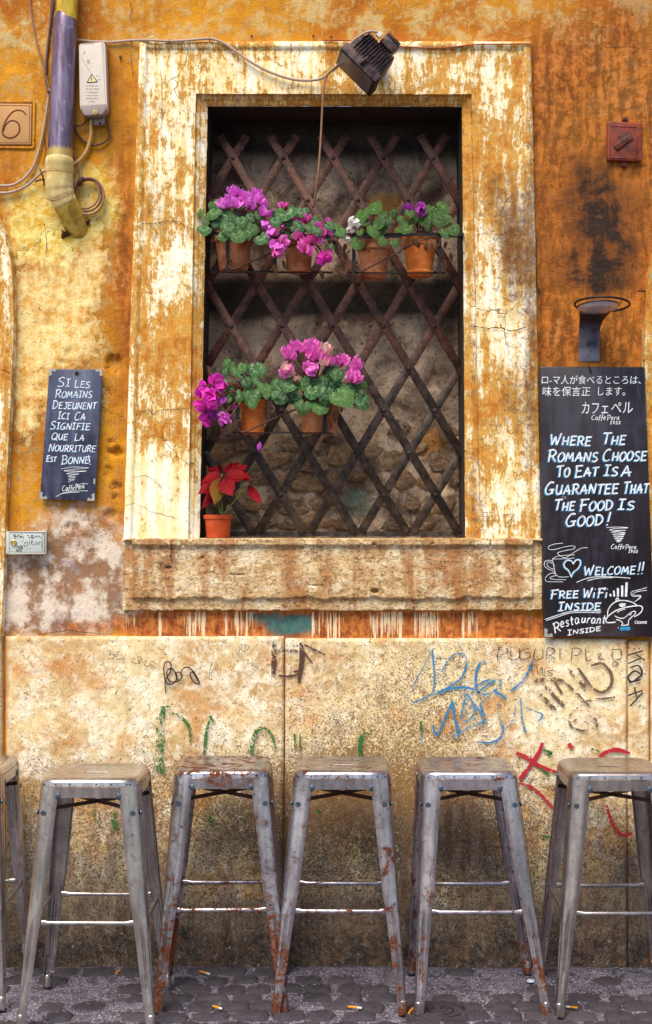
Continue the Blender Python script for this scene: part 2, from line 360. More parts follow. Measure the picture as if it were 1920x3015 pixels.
def bar_iron():
    m = NT('painted rusty iron'); z = m.sep()[2]; n = m.noise(30, 5, .7, vec=m.off()); f = m.noise(160, 3, .6, vec=m.off())
    up = m.mix(m.ss(n, .35, .65), srgb(50, 26, 20), srgb(98, 56, 44)); up = m.mix(m.ss(f, .62, .7), up, srgb(140, 104, 92))
    lo = m.mix(m.ss(n, .4, .65), srgb(30, 22, 20), srgb(76, 60, 52))
    t = m.ss(m.add(z, m.mul(m.sub(m.noise(5, 3), .5), .25)), 2.08, 2.3)
    return m.done(m.mix(t, lo, up), .6, .15, m.bump(m.add(n, f), .5, .002))
M['bar'] = bar_iron()
M['iron'] = flat('black iron', srgb(34, 30, 32), .5, .4, .5, .4)
M['rust_iron'] = flat('brown iron', srgb(84, 52, 40), .6, .2, .5, .4)

def steel(name, seed, rust, tone):
    m = NT(name); L = m.map(loc=(seed * 3.1, seed * 1.7, seed * 2.3))
    z = m.sep()[2]; big = m.noise(5, 4, .6, vec=L); n = m.noise(22, 6, .7, vec=L, dist=.5); f = m.noise(140, 3, .6, vec=L)
    scr = m.noise(1, 3, .6, vec=m.map((300, 300, 12), (seed, 0, 0)))
    stz = m.noise(1, 5, .7, vec=m.map((45, 45, 5), (seed, seed, 0))); b = m.mix(m.ss(m.add(m.mul(big, .5), m.mul(stz, .5)), .32, .66), tuple(c * .42 for c in tone) + (1,), tuple(tone) + (1,)); b = m.mix(m.ss(n, .45, .7, 0, .55), b, tuple(c * .5 for c in (tone[0], tone[1] * .92, tone[2] * .9)) + (1,))
    b = m.mix(m.ss(scr, .62, .7, 0, .4), b, (.8, .78, .8, 1))
    low = m.ss(z, .42, .05, 0, .20); top = m.mul(m.ss(z, .755, .775), m.ss(z, .79, .78, 0, .06) if rust > .1 else 0.0)
    edge = m.add(low, top)
    thr = (.70 if rust < .1 else .665) - rust * .22
    rm = m.ss(m.add(m.add(n, m.mul(m.sub(big, .5), .35)), m.mul(edge, min(1, rust * 2.2))), thr, thr + .03)
    rc = m.mix(m.ss(f, .35, .65), srgb(62, 30, 20), srgb(122, 62, 30)); rc = m.mix(m.ss(n, .6, .75), rc, srgb(70, 36, 34))
    pit = m.mul(m.ss(m.noise(60, 2, .5, vec=L), .68, .72), .4 + rust); 
    halo = m.ss(m.add(m.add(n, m.mul(m.sub(big, .5), .35)), m.mul(edge, min(1, rust * 2.2))), thr - .12, thr + .02); b = m.mix(m.mul(halo, .15 + .4 * min(1, rust * 2.5)), b, (.16, .085, .05, 1)); col = m.mix(rm, b, rc); col = m.mix(pit, col, srgb(60, 40, 40))
    rg = m.mix(rm, m.mix(n, (.16, .16, .16, 1), (.36, .36, .36, 1)), (.85, .85, .85, 1))
    q = m.n('ShaderNodeRGBToBW'); m.put(q.inputs[0], rg)
    met = m.ma('SUBTRACT', .9, m.mul(rm, .9))
    return m.done(col, q.outputs[0], met, m.bump(m.add(m.mul(rm, .8), m.add(m.mul(n, .3), m.mul(f, .12))), .35, .0012))

M['reveal'] = flat('shade darkened reveal', srgb(46, 30, 22), .95, 0, .5, .8, 20)  # near-black colour paints the recess shade onto the reveal
# ---------------------------------------------------------------- the facade
facade = thing('building_facade', 'old ochre plastered house wall with framed window, stone sill and pale slab base', 'building wall')
def axis(fine0, fine1, step, lo, hi):
    a = list(np.arange(fine0, fine1, step)); return np.array([lo, (lo + fine0) / 2] + a + [(hi + fine1) / 2, hi])
X0, X1 = P(-220, 0).x, P(2140, 0).x
def wall_depth(px, py):
    d = (fbm(px / 150, py / 150, 4, 3) - .5) * .016 + (fbm(px / 24, py / 24, 3, 9) - .5) * .004
    for (cx, cy, r, dp) in [(336,1070,24,.022),(340,1332,17,.022),(318,1392,14,.012),(345,1432,17,.016),(338,1462,9,.012),(320,1515,20,.014),(341,1508,5,.014),
                            (208,1550,10,.012),(328,1300,9,.012),(62,1312,14,.006),(190,1066,6,.008),(320,1148,8,.01),(88,1676,7,.008),(205,1040,12,.008),(108,1620,8,.006)]:
        q = np.sqrt(((px - cx) / (1 + .3 * math.sin(cx))) ** 2 + ((py - cy) * (1 + .3 * math.cos(cy))) ** 2) / r + (fbm(px / 12, py / 9, 3, 5) - .5) * 1.3
        d = d + dp * sstep(q, 1.1, .65)
    return d
PALE = [(200,770,140,130,0.66),(150,900,110,140,0.53),(120,1060,80,150,0.49),(190,1180,110,110,0.37),(235,1000,80,100,0.41),(60,90,90,90,0.18),(480,75,60,25,0.34),(430,105,40,10,0.41),(700,5,110,18,0.33),(930,10,80,20,0.33),
        (1110,90,120,30,0.23),(1390,30,90,40,0.25),(1700,90,90,120,0.15),(300,690,40,60,0.29),(70,1130,40,200,0.45),(90,1450,60,130,0.33),(300,1180,20,80,0.29),(240,1290,70,70,0.08),(1640,960,20,50,0.45),(1750,340,60,20,0.25),
        (290,1400,20,60,0.29),(60,1640,50,40,0.41),(350,1690,30,60,0.33),(70,1850,60,25,0.41),(1600,760,12,160,0.25),(1592,300,10,200,0.25),(1855,330,60,40,0.16)]
LEMON = [(170,610,110,90,1.0),(255,560,70,70,.65),(130,700,100,80,.7),(330,640,30,80,.25)]
DEEP = [(1760,260,260,260,.65),(1700,560,240,260,.75),(1740,960,240,120,.85),(1620,700,50,420,.55),(1860,500,60,400,.5),(345,560,60,230,.5),(375,960,35,480,.65),(330,1500,60,90,.5),(300,200,60,130,.25),(30,700,40,120,.3),(60,520,60,60,.3),
        (620,40,90,50,.2),(1350,60,60,40,.2),(80,1250,20,160,.3)]
SOOT = [(1745,690,180,210,.80),(1775,820,50,80,.8),(1772,690,36,130,.55),(1745,545,50,90,.5),(1690,800,80,70,.35),(1730,440,70,80,.15),(1850,700,40,140,.35),(1430,1800,1,1,0)]
GREY = [(150,1720,160,110,.95),(250,1620,110,110,.7),(300,1750,90,80,.7),(190,1800,160,50,.7),(230,1530,60,40,.35),(40,1760,50,110,.5)]
RUSTY = [(x, 1840, 90, 32, .85) for x in range(430, 1640, 110)] + [(230,1845,90,20,.5),(300,1680,30,50,.3),(1700,1890,160,16,.8)]
DRIP = [(470,1840,14,40,.9),(560,1840,30,45,1.1),(600,1838,12,40,.9),(655,1840,9,45,.8),(700,1838,24,40,1.1),(740,1838,20,40,.7),(925,1842,14,40,.8),(975,1845,34,40,1.1),(1100,1845,10,40,.8),(1135,1845,32,45,1.3),(1175,1842,14,40,1.2),(1240,1842,16,42,1.2),(1275,1845,22,42,1.3),(1330,1845,8,42,.9),(1380,1845,20,42,1.2),(380,1830,20,30,.8)]
TEAL = [(840,1845,62,30,1.3),(745,1815,50,14,.7),(1560,1820,14,20,.6),(900,1828,30,22,.7),(1576,1520,6,60,.8)]
op = lambda px, py: (px > 500) & (px < 1470) & (py > 220) & (py < 1700)
wx = axis(X0, X1, .0085, -7, 7); wz = axis(P(0, 2900).z, P(0, -120).z, .0085, -.05, 8.0)
pit = lambda px, py: blobs(px, py, [(200,650,140,100,.8),(90,1100,90,130,.7),(330,1300,40,260,.9),(150,1000,150,160,.6),(200,1560,160,60,.6),(1700,960,120,80,.6),(1740,760,140,100,.6)])
grid_obj('plaster_wall', wx, wz, wall_depth, M['plaster'], facade, {
    'pale': lambda a, b: blobs(a, b, PALE), 'lemon': lambda a, b: blobs(a, b, LEMON), 'deep': lambda a, b: blobs(a, b, DEEP) + .35 * sstep(a, 1500, 1800) * sstep(b, -100, 300),
    'soot': lambda a, b: blobs(a, b, SOOT) * (.35 + .65 * sstep(b, 885, 845)) + .22 * blobs(a, b, [(1900, 0, 260, 160, 1), (0, 0, 160, 120, .6)]),  # soot above the lamp; the last blobs only darken both upper wall corners
    'grey': lambda a, b: blobs(a, b, GREY), 'rusty': lambda a, b: np.clip(blobs(a, b, RUSTY), 0, 1.1), 'drip': lambda a, b: np.clip(blobs(a, b, DRIP), 0, 1.2) * sstep(b, 1795, 1803),
    'dripf': lambda a, b: (1870 - b) / 70 - .3, 'teal': lambda a, b: blobs(a, b, TEAL), 'pit': pit,
    'wash': lambda a, b: sstep(b, 200, 60) * .8 + blobs(a, b, [(1800,200,200,200,.6),(60,180,90,170,.7),(1400,60,400,60,.3)])}, cut=op)

# window surround: rings of corner pixels BL, TL, TR, BR with depth
RINGS = [((365,1592),(412,126),(1563,127),(1593,1592), .002), ((366,1592),(413,127),(1562,128),(1592,1592),-.020), ((369,1592),(416,130),(1559,131),(1589,1592),-.028),
         ((388,1592),(434,147),(1543,148),(1571,1592),-.030), ((391,1592),(437,150),(1540,151),(1568,1592),-.022), ((394,1592),(440,153),(1537,154),(1565,1592),-.0215),
         ((555,1592),(578,281),(1387,283),(1414,1592),-.0225), ((557,1592),(580,283),(1385,285),(1412,1592),-.008), ((560,1592),(583,286),(1382,288),(1409,1592),-.006),
         ((567,1592),(590,293),(1376,294),(1399,1592),-.006), ((569,1592),(592,295),(1374,296),(1397,1592),-.001), ((578,1592),(602,304),(1367,305),(1382,1592),.003), ((587,1592),(611,311),(1361,312),(1371,1592),.010)]
def ring_strip(name, r0, r1, mat, attrs, sub=None, jit=.0012):
    rs = []
    for a in range(r0, r1 + 1):
        rs.append(RINGS[a])
        if a < r1 and sub and a in sub:
            for k in range(1, sub[a]):
                t = k / sub[a]; A, B = RINGS[a], RINGS[a + 1]
                rs.append(tuple(((A[i][0] * (1 - t) + B[i][0] * t), (A[i][1] * (1 - t) + B[i][1] * t)) for i in range(4)) + (A[4] * (1 - t) + B[4] * t,))
    ns = (150, 120, 150)
    vs = []; pp = []; fs = []
    for r in rs:
        row = []
        for s_ in range(3):
            A, B = r[s_], r[s_ + 1]
            for k in range(ns[s_] + (1 if s_ == 2 else 0)):
                t = k / ns[s_]; row.append((A[0] * (1 - t) + B[0] * t, A[1] * (1 - t) + B[1] * t, r[4]))
        pp += row
    a = np.array(pp); n = len(row)
    d = a[:, 2] + (fbm(a[:, 0] / 60, a[:, 1] / 60, 3, 21) - .5) * .006 + (fbm(a[:, 0] / 9, a[:, 1] / 9, 2, 22) - .5) * jit * 2
    wob_ = (fbm(a[:, 0] / 30, a[:, 1] / 30, 3, 31) - .5) * 2.6; wob2 = (fbm(a[:, 0] / 30, a[:, 1] / 30, 3, 41) - .5) * 2.6
    for (x, y), dd, w1, w2 in zip(a[:, :2], d, wob_, wob2):
        p = P(x + w1, y + w2); vs.append((p.x, dd, p.z))
    for i in range(len(rs) - 1):
        for k in range(n - 1): fs.append((i * n + k, (i + 1) * n + k, (i + 1) * n + k + 1, i * n + k + 1))
    mb = MB().add(vs, fs); o = mesh_obj(name, mb, mat, facade, smooth=True)
    for k, fn in attrs.items():
        at = o.data.attributes.new(k, 'FLOAT', 'POINT'); at.data.foreach_set('value', np.clip(fn(a[:, 0], a[:, 1]), 0, 3).astype(np.float32))
    return o
WHITE = lambda x, y: .10 + blobs(x, y, [(700,210,260,70,.22),(1130,200,240,80,.14),(500,400,60,140,.2),(470,1450,110,160,.5),(380,1480,20,200,.6),(1480,900,60,120,.25),(1480,1400,60,160,.3),(1470,350,50,180,.15),(560,1560,60,60,.2),(1540,700,20,200,.1),(500,800,60,100,.12),(1490,1020,40,90,.3)]) - blobs(x, y, [(500,1150,70,160,.5),(1490,640,60,130,.35),(1510,1150,60,100,.25),(430,700,30,200,.1),(500,660,50,60,.12)])
SDIRT = lambda x, y: blobs(x, y, [(1500,640,50,120,.75),(1515,800,40,120,.75),(1560,900,16,600,.7),(1510,1180,50,140,.5),(460,640,30,90,.35),(1440,560,30,60,.3),(480,620,60,60,.12),(1400,1000,12,600,.3),(1400,1460,30,100,.2),(980,330,400,10,.3)])
ring_strip('window_surround', 0, 6, M['surround'], {'white': WHITE, 'dirt': SDIRT}, {5: 14, 2: 2})
ring_strip('inner_moulding', 6, 12, M['surround'], {'white': lambda x, y: .1 + .9 * WHITE(x, y) - blobs(x, y, [(980, 300, 500, 20, .7)]) - .1, 'dirt': lambda x, y: SDIRT(x, y) + .18 + blobs(x, y, [(980, 308, 500, 10, .5)]), 'mould': lambda x, y: .25 + blobs(x, y, [(980, 295, 460, 16, .6)])}, {8: 2, 10: 2})
# reveal of the recess
RD = .25
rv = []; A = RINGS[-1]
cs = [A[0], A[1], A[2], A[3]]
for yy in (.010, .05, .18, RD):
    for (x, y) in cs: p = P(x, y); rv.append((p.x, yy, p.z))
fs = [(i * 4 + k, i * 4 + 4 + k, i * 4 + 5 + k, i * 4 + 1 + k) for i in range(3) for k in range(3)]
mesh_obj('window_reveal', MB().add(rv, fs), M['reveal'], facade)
zt, zb = P(0, 312).z, P(0, 1592).z; xl, xr = P(585, 0).x, P(1376, 0).x
def inf_depth(px, py):
    low = sstep(py, 1220, 1330)
    return RD - .012 + (fbm(px / 70, py / 70, 5, 51) - .5) * (.02 + .05 * low) + low * .012
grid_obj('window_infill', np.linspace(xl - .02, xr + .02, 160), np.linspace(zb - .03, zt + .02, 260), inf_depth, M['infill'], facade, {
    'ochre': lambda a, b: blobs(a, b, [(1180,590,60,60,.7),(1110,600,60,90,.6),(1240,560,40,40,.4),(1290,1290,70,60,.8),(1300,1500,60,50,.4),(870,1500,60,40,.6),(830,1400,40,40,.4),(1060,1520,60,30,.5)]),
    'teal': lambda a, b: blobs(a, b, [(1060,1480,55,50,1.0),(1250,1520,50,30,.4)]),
    'dark': lambda a, b: blobs(a, b, [(980,845,600,50,1.7),(1000,330,600,70,1.9),(700,1010,60,200,.4),(700,1290,120,70,.6),(980,1320,70,60,.5),(1340,1000,30,300,.5)])})  # shade below the lintel and top rack painted into the infill colour
# rubble stones in the lower part, each a piece
def lump(seed, nseg=7):
    r = random.Random(seed); ang = sorted((k + r.uniform(-.3, .3)) * 2 * math.pi / nseg for k in range(nseg))
    rad = [r.uniform(.62, 1.12) for _ in ang]; vs = [(0, -.5 - r.uniform(0, .2), 0)]; fs = []
    for (q, y) in ((.55, -.42), (.9, -.12), (1.0, .5)):
        for a, rr in zip(ang, rad): vs.append((rr * q * math.cos(a) * r.uniform(.9, 1.1), y + r.uniform(-.22, .22), rr * q * math.sin(a) * r.uniform(.9, 1.1)))
    n = nseg
    for k in range(n):
        fs.append((0, 1 + k, 1 + (k + 1) % n))
        for j in range(2): fs.append((1 + j * n + k, 1 + (j + 1) * n + k, 1 + (j + 1) * n + (k + 1) % n, 1 + j * n + (k + 1) % n))
    me = mesh_obj('tmp', MB().add(vs, fs), M['rubble'], None, smooth=True); d = me.data; bpy.data.objects.remove(me); return d
LUMPS = [lump(100 + i) for i in range(7)]
SP = [(650,1330,42,26),(720,1310,34,20),(800,1350,44,30),(868,1318,36,24),(930,1372,40,22),(1000,1345,38,28),(1075,1325,42,24),(1150,1350,34,30),(1225,1320,44,22),(1300,1352,40,30),(690,1392,46,28),(765,1408,34,22),(840,1420,26,18),(905,1428,48,22),(985,1412,34,26),
      (1050,1400,26,18),(1190,1410,38,26),(1270,1420,46,24),(1335,1400,26,34),(640,1450,30,26),(720,1470,50,30),(800,1480,32,20),(872,1500,36,26),(940,1482,34,16),(1150,1480,30,20),(1215,1478,26,24),(1300,1490,48,30),(690,1530,40,20),(780,1540,36,18),(850,1550,30,14),(930,1530,50,18),(1010,1550,36,14),(1170,1545,40,16),(1250,1550,34,14),(620,1260,30,40),(900,1268,40,22),(1180,1262,30,22),(1320,1270,30,26)]
for i, (x, y, rx, rz) in enumerate(SP):
    p = P(x, y, RD); 
    link('rubble_stone', LUMPS[i % 7], facade, Matrix.Translation((p.x, RD - .012, p.z)) @ Matrix.Rotation(rng.uniform(-.3, .3), 4, 'Y') @ Matrix.Diagonal((PX(rx, RD) * rng.uniform(1.15, 1.5), .012, PX(rz, RD) * rng.uniform(1.15, 1.45), 1)))

# window grille: two layers of flat bars, riveted
GD = .135
grille = mesh_obj('window_grille', MB().bar(P(600, 1572, GD + .012), P(1366, 1572, GD + .012), .018, .012), M['bar'], facade)
def gpt(j, r, y): return P(686 - 1.25 * r + j * (147.5 + .5 * r), 465 + 124 * r, y)
def clipbar(j0, sgn, y):
    pts = []; r = -.53
    rs = np.arange(-.53, 8.9, .02)
    ok = [q for q in rs if 600 < 686 - 1.25 * q + (j0 + sgn * q / 2) * (147.5 + .5 * q) < 1366]
    if len(ok) < 12: return
    a, b = ok[0], ok[-1]
    A, B = gpt(j0 + sgn * a / 2, a, y), gpt(j0 + sgn * b / 2, b, y)
    o = mesh_obj('grille_bar', MB().bar(A, B, .032, .007), M['bar'], grille); bevel_obj(o, .0012, 1)
for j in range(-5, 6): clipbar(j, 1, GD - .003)
for j in range(0, 10): clipbar(j, -1, GD + .004)
rivet = MB().lathe([(.0085, 0), (.0085, .002), (.006, .005), (.0015, .0062)], (0, 0, 0), 10, Matrix.Rotation(R(90), 3, 'X'))
rv0 = mesh_obj('rivet', rivet, M['bar'], grille, smooth=40); first = True
for r in range(0, 9):
    for k in range(-1, 6):
        j = k + (r % 2) / 2; x = 686 - 1.25 * r + j * (147.5 + .5 * r)
        if 625 < x < 1345:
            p = gpt(j, r, GD - .006)
            if first: rv0.location = p; first = False
            else: link('rivet', rv0.data, grille, Matrix.Translation(p))

# stone sill
def sill_depth(px, py):
    jag = (fbm(px / 38, py * 0 + 3, 4, 61) - .5) * 16 + (fbm(px / 8, py / 14, 2, 62) - .5) * 5
    inx = sstep(px, 390, 397) * sstep(px, 1568, 1561)
    low = sstep(py, 1757 + jag, 1763 + jag)
    d = np.where(py < 1608, -.062 + .012 * sstep(py, 1603, 1608), -.052 + .006 * sstep(py, 1608, 1616)) * inx + (1 - inx) * -.032
    hx = sstep(px, 540, 548) * sstep(px, 1442, 1434); d = np.where(py < 1608, np.where(hx > 0, d * hx + (-.046) * (1 - hx) * inx + (-.032) * (1 - hx) * (1 - inx), d), d)
    d = d * (1 - low) + (-.030) * low
    jag2 = (fbm(px / 30, py * 0 + 8, 4, 63) - .5) * 7
    d = np.where(py > 1796 + jag2, .004, d)
    d = d + (fbm(px / 44, py / 20, 5, 64) - .5) * .006 + (fbm(px / 7, py / 5, 2, 65) - .5) * .0022
    for cx, cy, rx, ry, dp in [(1103,1738,13,8,.03),(700,1690,26,3,.012),(500,1670,10,4,.016),(1466,1660,6,12,.012),(930,1722,24,3,.008),(600,1640,6,5,.012),(1100,1602,8,4,.01),(1270,1600,6,3,.01)]:
        d = d + dp * sstep(((px - cx) / rx) ** 2 + ((py - cy) / ry) ** 2, 1.1, .4)
    d = d + .02 * sstep(np.abs(px - 509 + (fbm(px * 0, py / 20, 2, 66) - .5) * 6), 1.8, .4) * (py < 1672) + .012 * sstep(np.abs(py - 1693), 1.6, .4) * (px < 396)
    return d
sx = np.arange(P(365, 0).x, P(1594, 0).x, .0034); szz = np.arange(P(0, 1804).z, P(0, 1586).z, .0034)
grid_obj('window_sill', sx, szz, sill_depth, M['trav'], facade, {'dirt': lambda a, b: blobs(a, b, [(1470,1650,60,60,.35),(500,1650,50,50,.4),(980,1790,600,10,.35),(1100,1640,60,20,.25),(600,1640,60,20,.25),(1240,1650,30,60,.2)])})
# top of the sill and the ledge running back into the recess
tp = []; xs_ = np.linspace(P(365, 0).x, P(1594, 0).x, 180)
for k, (yy, pyy) in enumerate(((-.052, 1590), (-.046, 1585.5), (-.02, 1584.5), (.06, 1584.5), (.16, 1585), (.30, 1585))):
    for x in xs_: tp.append((x, yy, P(0, pyy).z + (rng.random() - .5) * .002))
n = len(xs_)
o = mesh_obj('sill_top', MB().add(tp, [(i * n + k, i * n + k + 1, (i + 1) * n + k + 1, (i + 1) * n + k) for i in range(5) for k in range(n - 1)]), M['trav'], facade, smooth=True)

# plinth of stone slabs
def slab(x0, x1, y0, y1, dep, name='stone_slab', step=.0065):
    A, B = P(x0, y1), P(x1, y0)
    xs = np.linspace(A.x, B.x, max(int((B.x - A.x) / step), 8)); zs = np.linspace(A.z, B.z, int((B.z - A.z) / step))
    xs = np.concatenate([[A.x - .0005], xs, [B.x + .0005]]); zs = np.concatenate([zs, [B.z + .0005]])
    def dp(px, py):
        e = np.minimum(np.minimum(px - x0, x1 - px), (py - y0)) * DW / FOC
        ed = (fbm(px / 20, py / 20, 3, 71) - .4) * .008
        d = -dep + .010 * sstep(e, .006 + ed, 0) + (fbm(px / 110, py / 110, 4, 72) - .5) * .012 + (fbm(px / 12, py / 12, 3, 73) - .5) * .0045
        return np.where(e < -.0001, .02, d)
    return grid_obj(name, xs, zs, dp, M['plinth'], facade, {
        'pores': lambda a, b: .1 + sstep(b, 2150, 2450) * .5 + blobs(a, b, [(1160,2180,260,150,.55),(900,2350,300,120,.5),(1050,2380,260,130,.7),(500,2350,300,90,.35),(1350,2450,200,120,.6),(1280,2000,160,110,.3)]) - blobs(a, b, [(300,2000,260,120,.5),(1700,2100,150,150,.4)]),
        'ochre': lambda a, b: blobs(a, b, [(1200,2200,280,160,.5),(1150,1990,160,80,.3),(40,2000,30,200,.5),(900,2330,200,100,.35),(380,2320,60,80,.3),(1800,2000,100,120,.3),(1300,2350,120,60,.3)]),
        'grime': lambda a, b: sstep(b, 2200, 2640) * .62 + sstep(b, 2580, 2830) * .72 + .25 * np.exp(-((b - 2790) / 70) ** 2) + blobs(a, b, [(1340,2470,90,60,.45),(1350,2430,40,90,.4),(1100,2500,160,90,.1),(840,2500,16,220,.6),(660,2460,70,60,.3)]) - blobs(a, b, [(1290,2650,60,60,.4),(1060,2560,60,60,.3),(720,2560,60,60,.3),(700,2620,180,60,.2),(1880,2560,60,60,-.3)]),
        'rusty': lambda a, b: blobs(a, b, [(838,2200,5,600,.5),(1841,2300,5,500,.5),(24,2000,8,200,.8),(60,2400,60,120,.4),(620,1875,300,4,.5),(860,1950,30,70,.35)])})
slab(20, 837, 1873, 2856, .024); slab(839.5, 1843, 1879, 2856, .025); slab(1846, 1908, 1885, 2856, .022); slab(-420, 9, 1873, 2856, .034); slab(1914, 2400, 1880, 2856, .03)

# surrounds of the neighbouring doorways (curved edge, proud of the plaster)
def jamb(edge, sgn, seed):
    e = cat2(edge, 8); offs = [(-1, .004), (0, -.024), (3, -.036), (24, -.038), (28, -.030), (60, -.030), (150, -.030), (158, -.02), (190, -.02), (194, .05)]
    vs = []; fs = []; n = len(e)
    for i, (x, y) in enumerate(e):
        a = e[max(i - 1, 0)]; b = e[min(i + 1, n - 1)]; tx, ty = b[0] - a[0], b[1] - a[1]; L = math.hypot(tx, ty); nx, ny = -ty / L * sgn, tx / L * sgn
        for (q, d) in offs:
            ww = q + (float(fbm(np.array([x / 14.]), np.array([y / 14.]), 3, seed)[0]) - .5) * (4 if q < 30 else 1)
            p = P(x + nx * ww, y + ny * ww); vs.append((p.x, d, p.z))
    m_ = len(offs)
    for i in range(n - 1):
        for k in range(m_ - 1): fs.append((i * m_ + k, i * m_ + k + 1, (i + 1) * m_ + k + 1, (i + 1) * m_ + k))
    o = mesh_obj('doorway_surround', MB().add(vs, fs), M['surround'], facade, smooth=60)
    a = o.data.attributes.new('white', 'FLOAT', 'POINT'); a.data.foreach_set('value', np.full(len(vs), .06, np.float32))
    a = o.data.attributes.new('dirt', 'FLOAT', 'POINT'); a.data.foreach_set('value', np.full(len(vs), .28 if sgn < 0 else .12, np.float32))
jamb([(-700, 250), (-520, 262), (-330, 320), (-160, 430), (-60, 530), (0, 640), (25, 710), (40, 770), (47, 850), (48, 1000), (42, 1150), (35, 1292), (27, 1480), (21, 1668), (13, 1835), (11, 1873)], 1, 5)
jamb([(2560, 300), (2380, 330), (2160, 440), (2010, 570), (1945, 670), (1920, 745), (1906, 800), (1894, 862), (1891, 950), (1890, 1050), (1892, 1300), (1900, 1600), (1912, 1800), (1914, 1880)], -1, 6)

# cracks as thin dark ribbons whose colour stands for groove shade
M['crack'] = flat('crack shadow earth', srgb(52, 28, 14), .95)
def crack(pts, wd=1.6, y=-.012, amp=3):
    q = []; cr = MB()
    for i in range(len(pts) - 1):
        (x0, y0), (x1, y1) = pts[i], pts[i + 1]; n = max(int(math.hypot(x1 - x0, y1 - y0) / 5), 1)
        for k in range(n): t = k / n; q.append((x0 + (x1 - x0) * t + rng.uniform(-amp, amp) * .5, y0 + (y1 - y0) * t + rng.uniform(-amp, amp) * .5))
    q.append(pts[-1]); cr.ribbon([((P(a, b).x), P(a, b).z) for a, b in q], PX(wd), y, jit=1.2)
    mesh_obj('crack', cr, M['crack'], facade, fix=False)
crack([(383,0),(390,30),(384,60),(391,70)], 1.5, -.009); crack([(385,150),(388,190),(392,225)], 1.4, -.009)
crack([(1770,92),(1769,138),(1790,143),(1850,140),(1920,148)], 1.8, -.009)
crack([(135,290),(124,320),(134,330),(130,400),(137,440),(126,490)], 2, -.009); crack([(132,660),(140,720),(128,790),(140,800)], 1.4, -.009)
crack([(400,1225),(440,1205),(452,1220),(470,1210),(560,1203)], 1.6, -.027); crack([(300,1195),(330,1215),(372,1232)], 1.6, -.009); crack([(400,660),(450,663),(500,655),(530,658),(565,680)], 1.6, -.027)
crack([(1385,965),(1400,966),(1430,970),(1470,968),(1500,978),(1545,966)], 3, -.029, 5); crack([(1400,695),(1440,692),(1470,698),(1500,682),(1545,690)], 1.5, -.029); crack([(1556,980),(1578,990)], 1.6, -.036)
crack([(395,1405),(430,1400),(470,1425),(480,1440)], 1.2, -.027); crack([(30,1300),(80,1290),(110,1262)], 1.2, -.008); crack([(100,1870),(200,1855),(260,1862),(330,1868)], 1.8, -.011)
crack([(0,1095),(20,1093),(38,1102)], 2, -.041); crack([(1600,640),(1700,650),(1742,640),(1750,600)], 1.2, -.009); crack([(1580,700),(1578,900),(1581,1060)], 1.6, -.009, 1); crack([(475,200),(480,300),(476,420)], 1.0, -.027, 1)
# ---------------------------------------------------------------- pavement
def ground_mat():
    m = NT('cement and cobble ground'); fine = m.noise(150, 4, .75); mid = m.noise(9, 6, .65, dist=.5); f2 = m.noise(55, 5, .7, dist=1)
    pt_ = m.noise(22, 6, .75, dist=.6); col = m.mix(m.ss(m.add(m.mul(mid, .5), m.mul(pt_, .5)), .40, .60), srgb(56, 50, 62), srgb(122, 114, 136)); col = m.mix(m.ss(f2, .48, .62, 0, .85), col, srgb(48, 40, 46)); col = m.mix(m.ss(fine, .54, .64), col, srgb(216, 210, 226))
    s = m.sep(); far = m.ss(m.sub(m.ss(s[1], -1.15, -1.2), 0), 0, 1)
    st = m.ss(m.voro(8.5, 'DISTANCE_TO_EDGE', rnd=.7), .02, .06); col = m.mix(m.mul(st, far), col, m.mix(mid, srgb(40, 36, 40), srgb(84, 78, 84)))
    nearw = m.ss(m.add(s[1], m.mul(m.sub(mid, .5), .06)), -.05, -.005); col = m.mix(m.mul(nearw, .8), col, srgb(48, 36, 30))
    return m.done(col, .75, 0, m.bump(m.add(m.add(mid, m.mul(f2, .8)), m.mul(fine, .5)), .9, .006))
M['ground'] = ground_mat()
def cobble_mat():
    m = NT('dark basalt cobble'); v = m.off(); fine = m.noise(130, 4, .75, vec=v); mid = m.noise(16, 6, .7, vec=v, dist=.6)
    col = m.mix(m.ss(mid, .35, .65), srgb(30, 27, 32), srgb(94, 88, 100)); col = m.mix(m.ss(m.rnd(), .5, 1, 0, .5), col, srgb(96, 88, 96)); col = m.mix(m.ss(fine, .59, .68), col, srgb(180, 174, 190))
    return m.done(col, .5, 0, m.bump(m.add(mid, m.mul(fine, .5)), .9, .004))
M['cobble'] = cobble_mat()
gx = np.concatenate([[-80, -10], np.arange(-1.9, 1.9, .018), [10, 80]]); gy = np.concatenate([[-120, -12, -3], np.arange(-1.3, .031, .014)])
GX, GY = np.meshgrid(gx, gy); GZ = ((fbm(GX * 6, GY * 6, 3, 81) - .5) * .010 + (fbm(GX * 40, GY * 40, 3, 82) - .5) * .006) * (np.abs(GX) < 1.9) * (GY > -1.3) - .003
co = np.stack([GX, GY, GZ], -1).reshape(-1, 3); I = np.arange(GX.size).reshape(GX.shape)
q = np.stack([I[:-1, :-1], I[:-1, 1:], I[1:, 1:], I[1:, :-1]], -1).reshape(-1, 4)
mb = MB(); mb.v = co.tolist(); mb.f = q.tolist()
pave = mesh_obj('pavement', mb, M['ground'], None, smooth=True, fix=False); tag(pave, 'grey cobbled pavement with stones set in pale cement along the wall', None, None, 'structure')
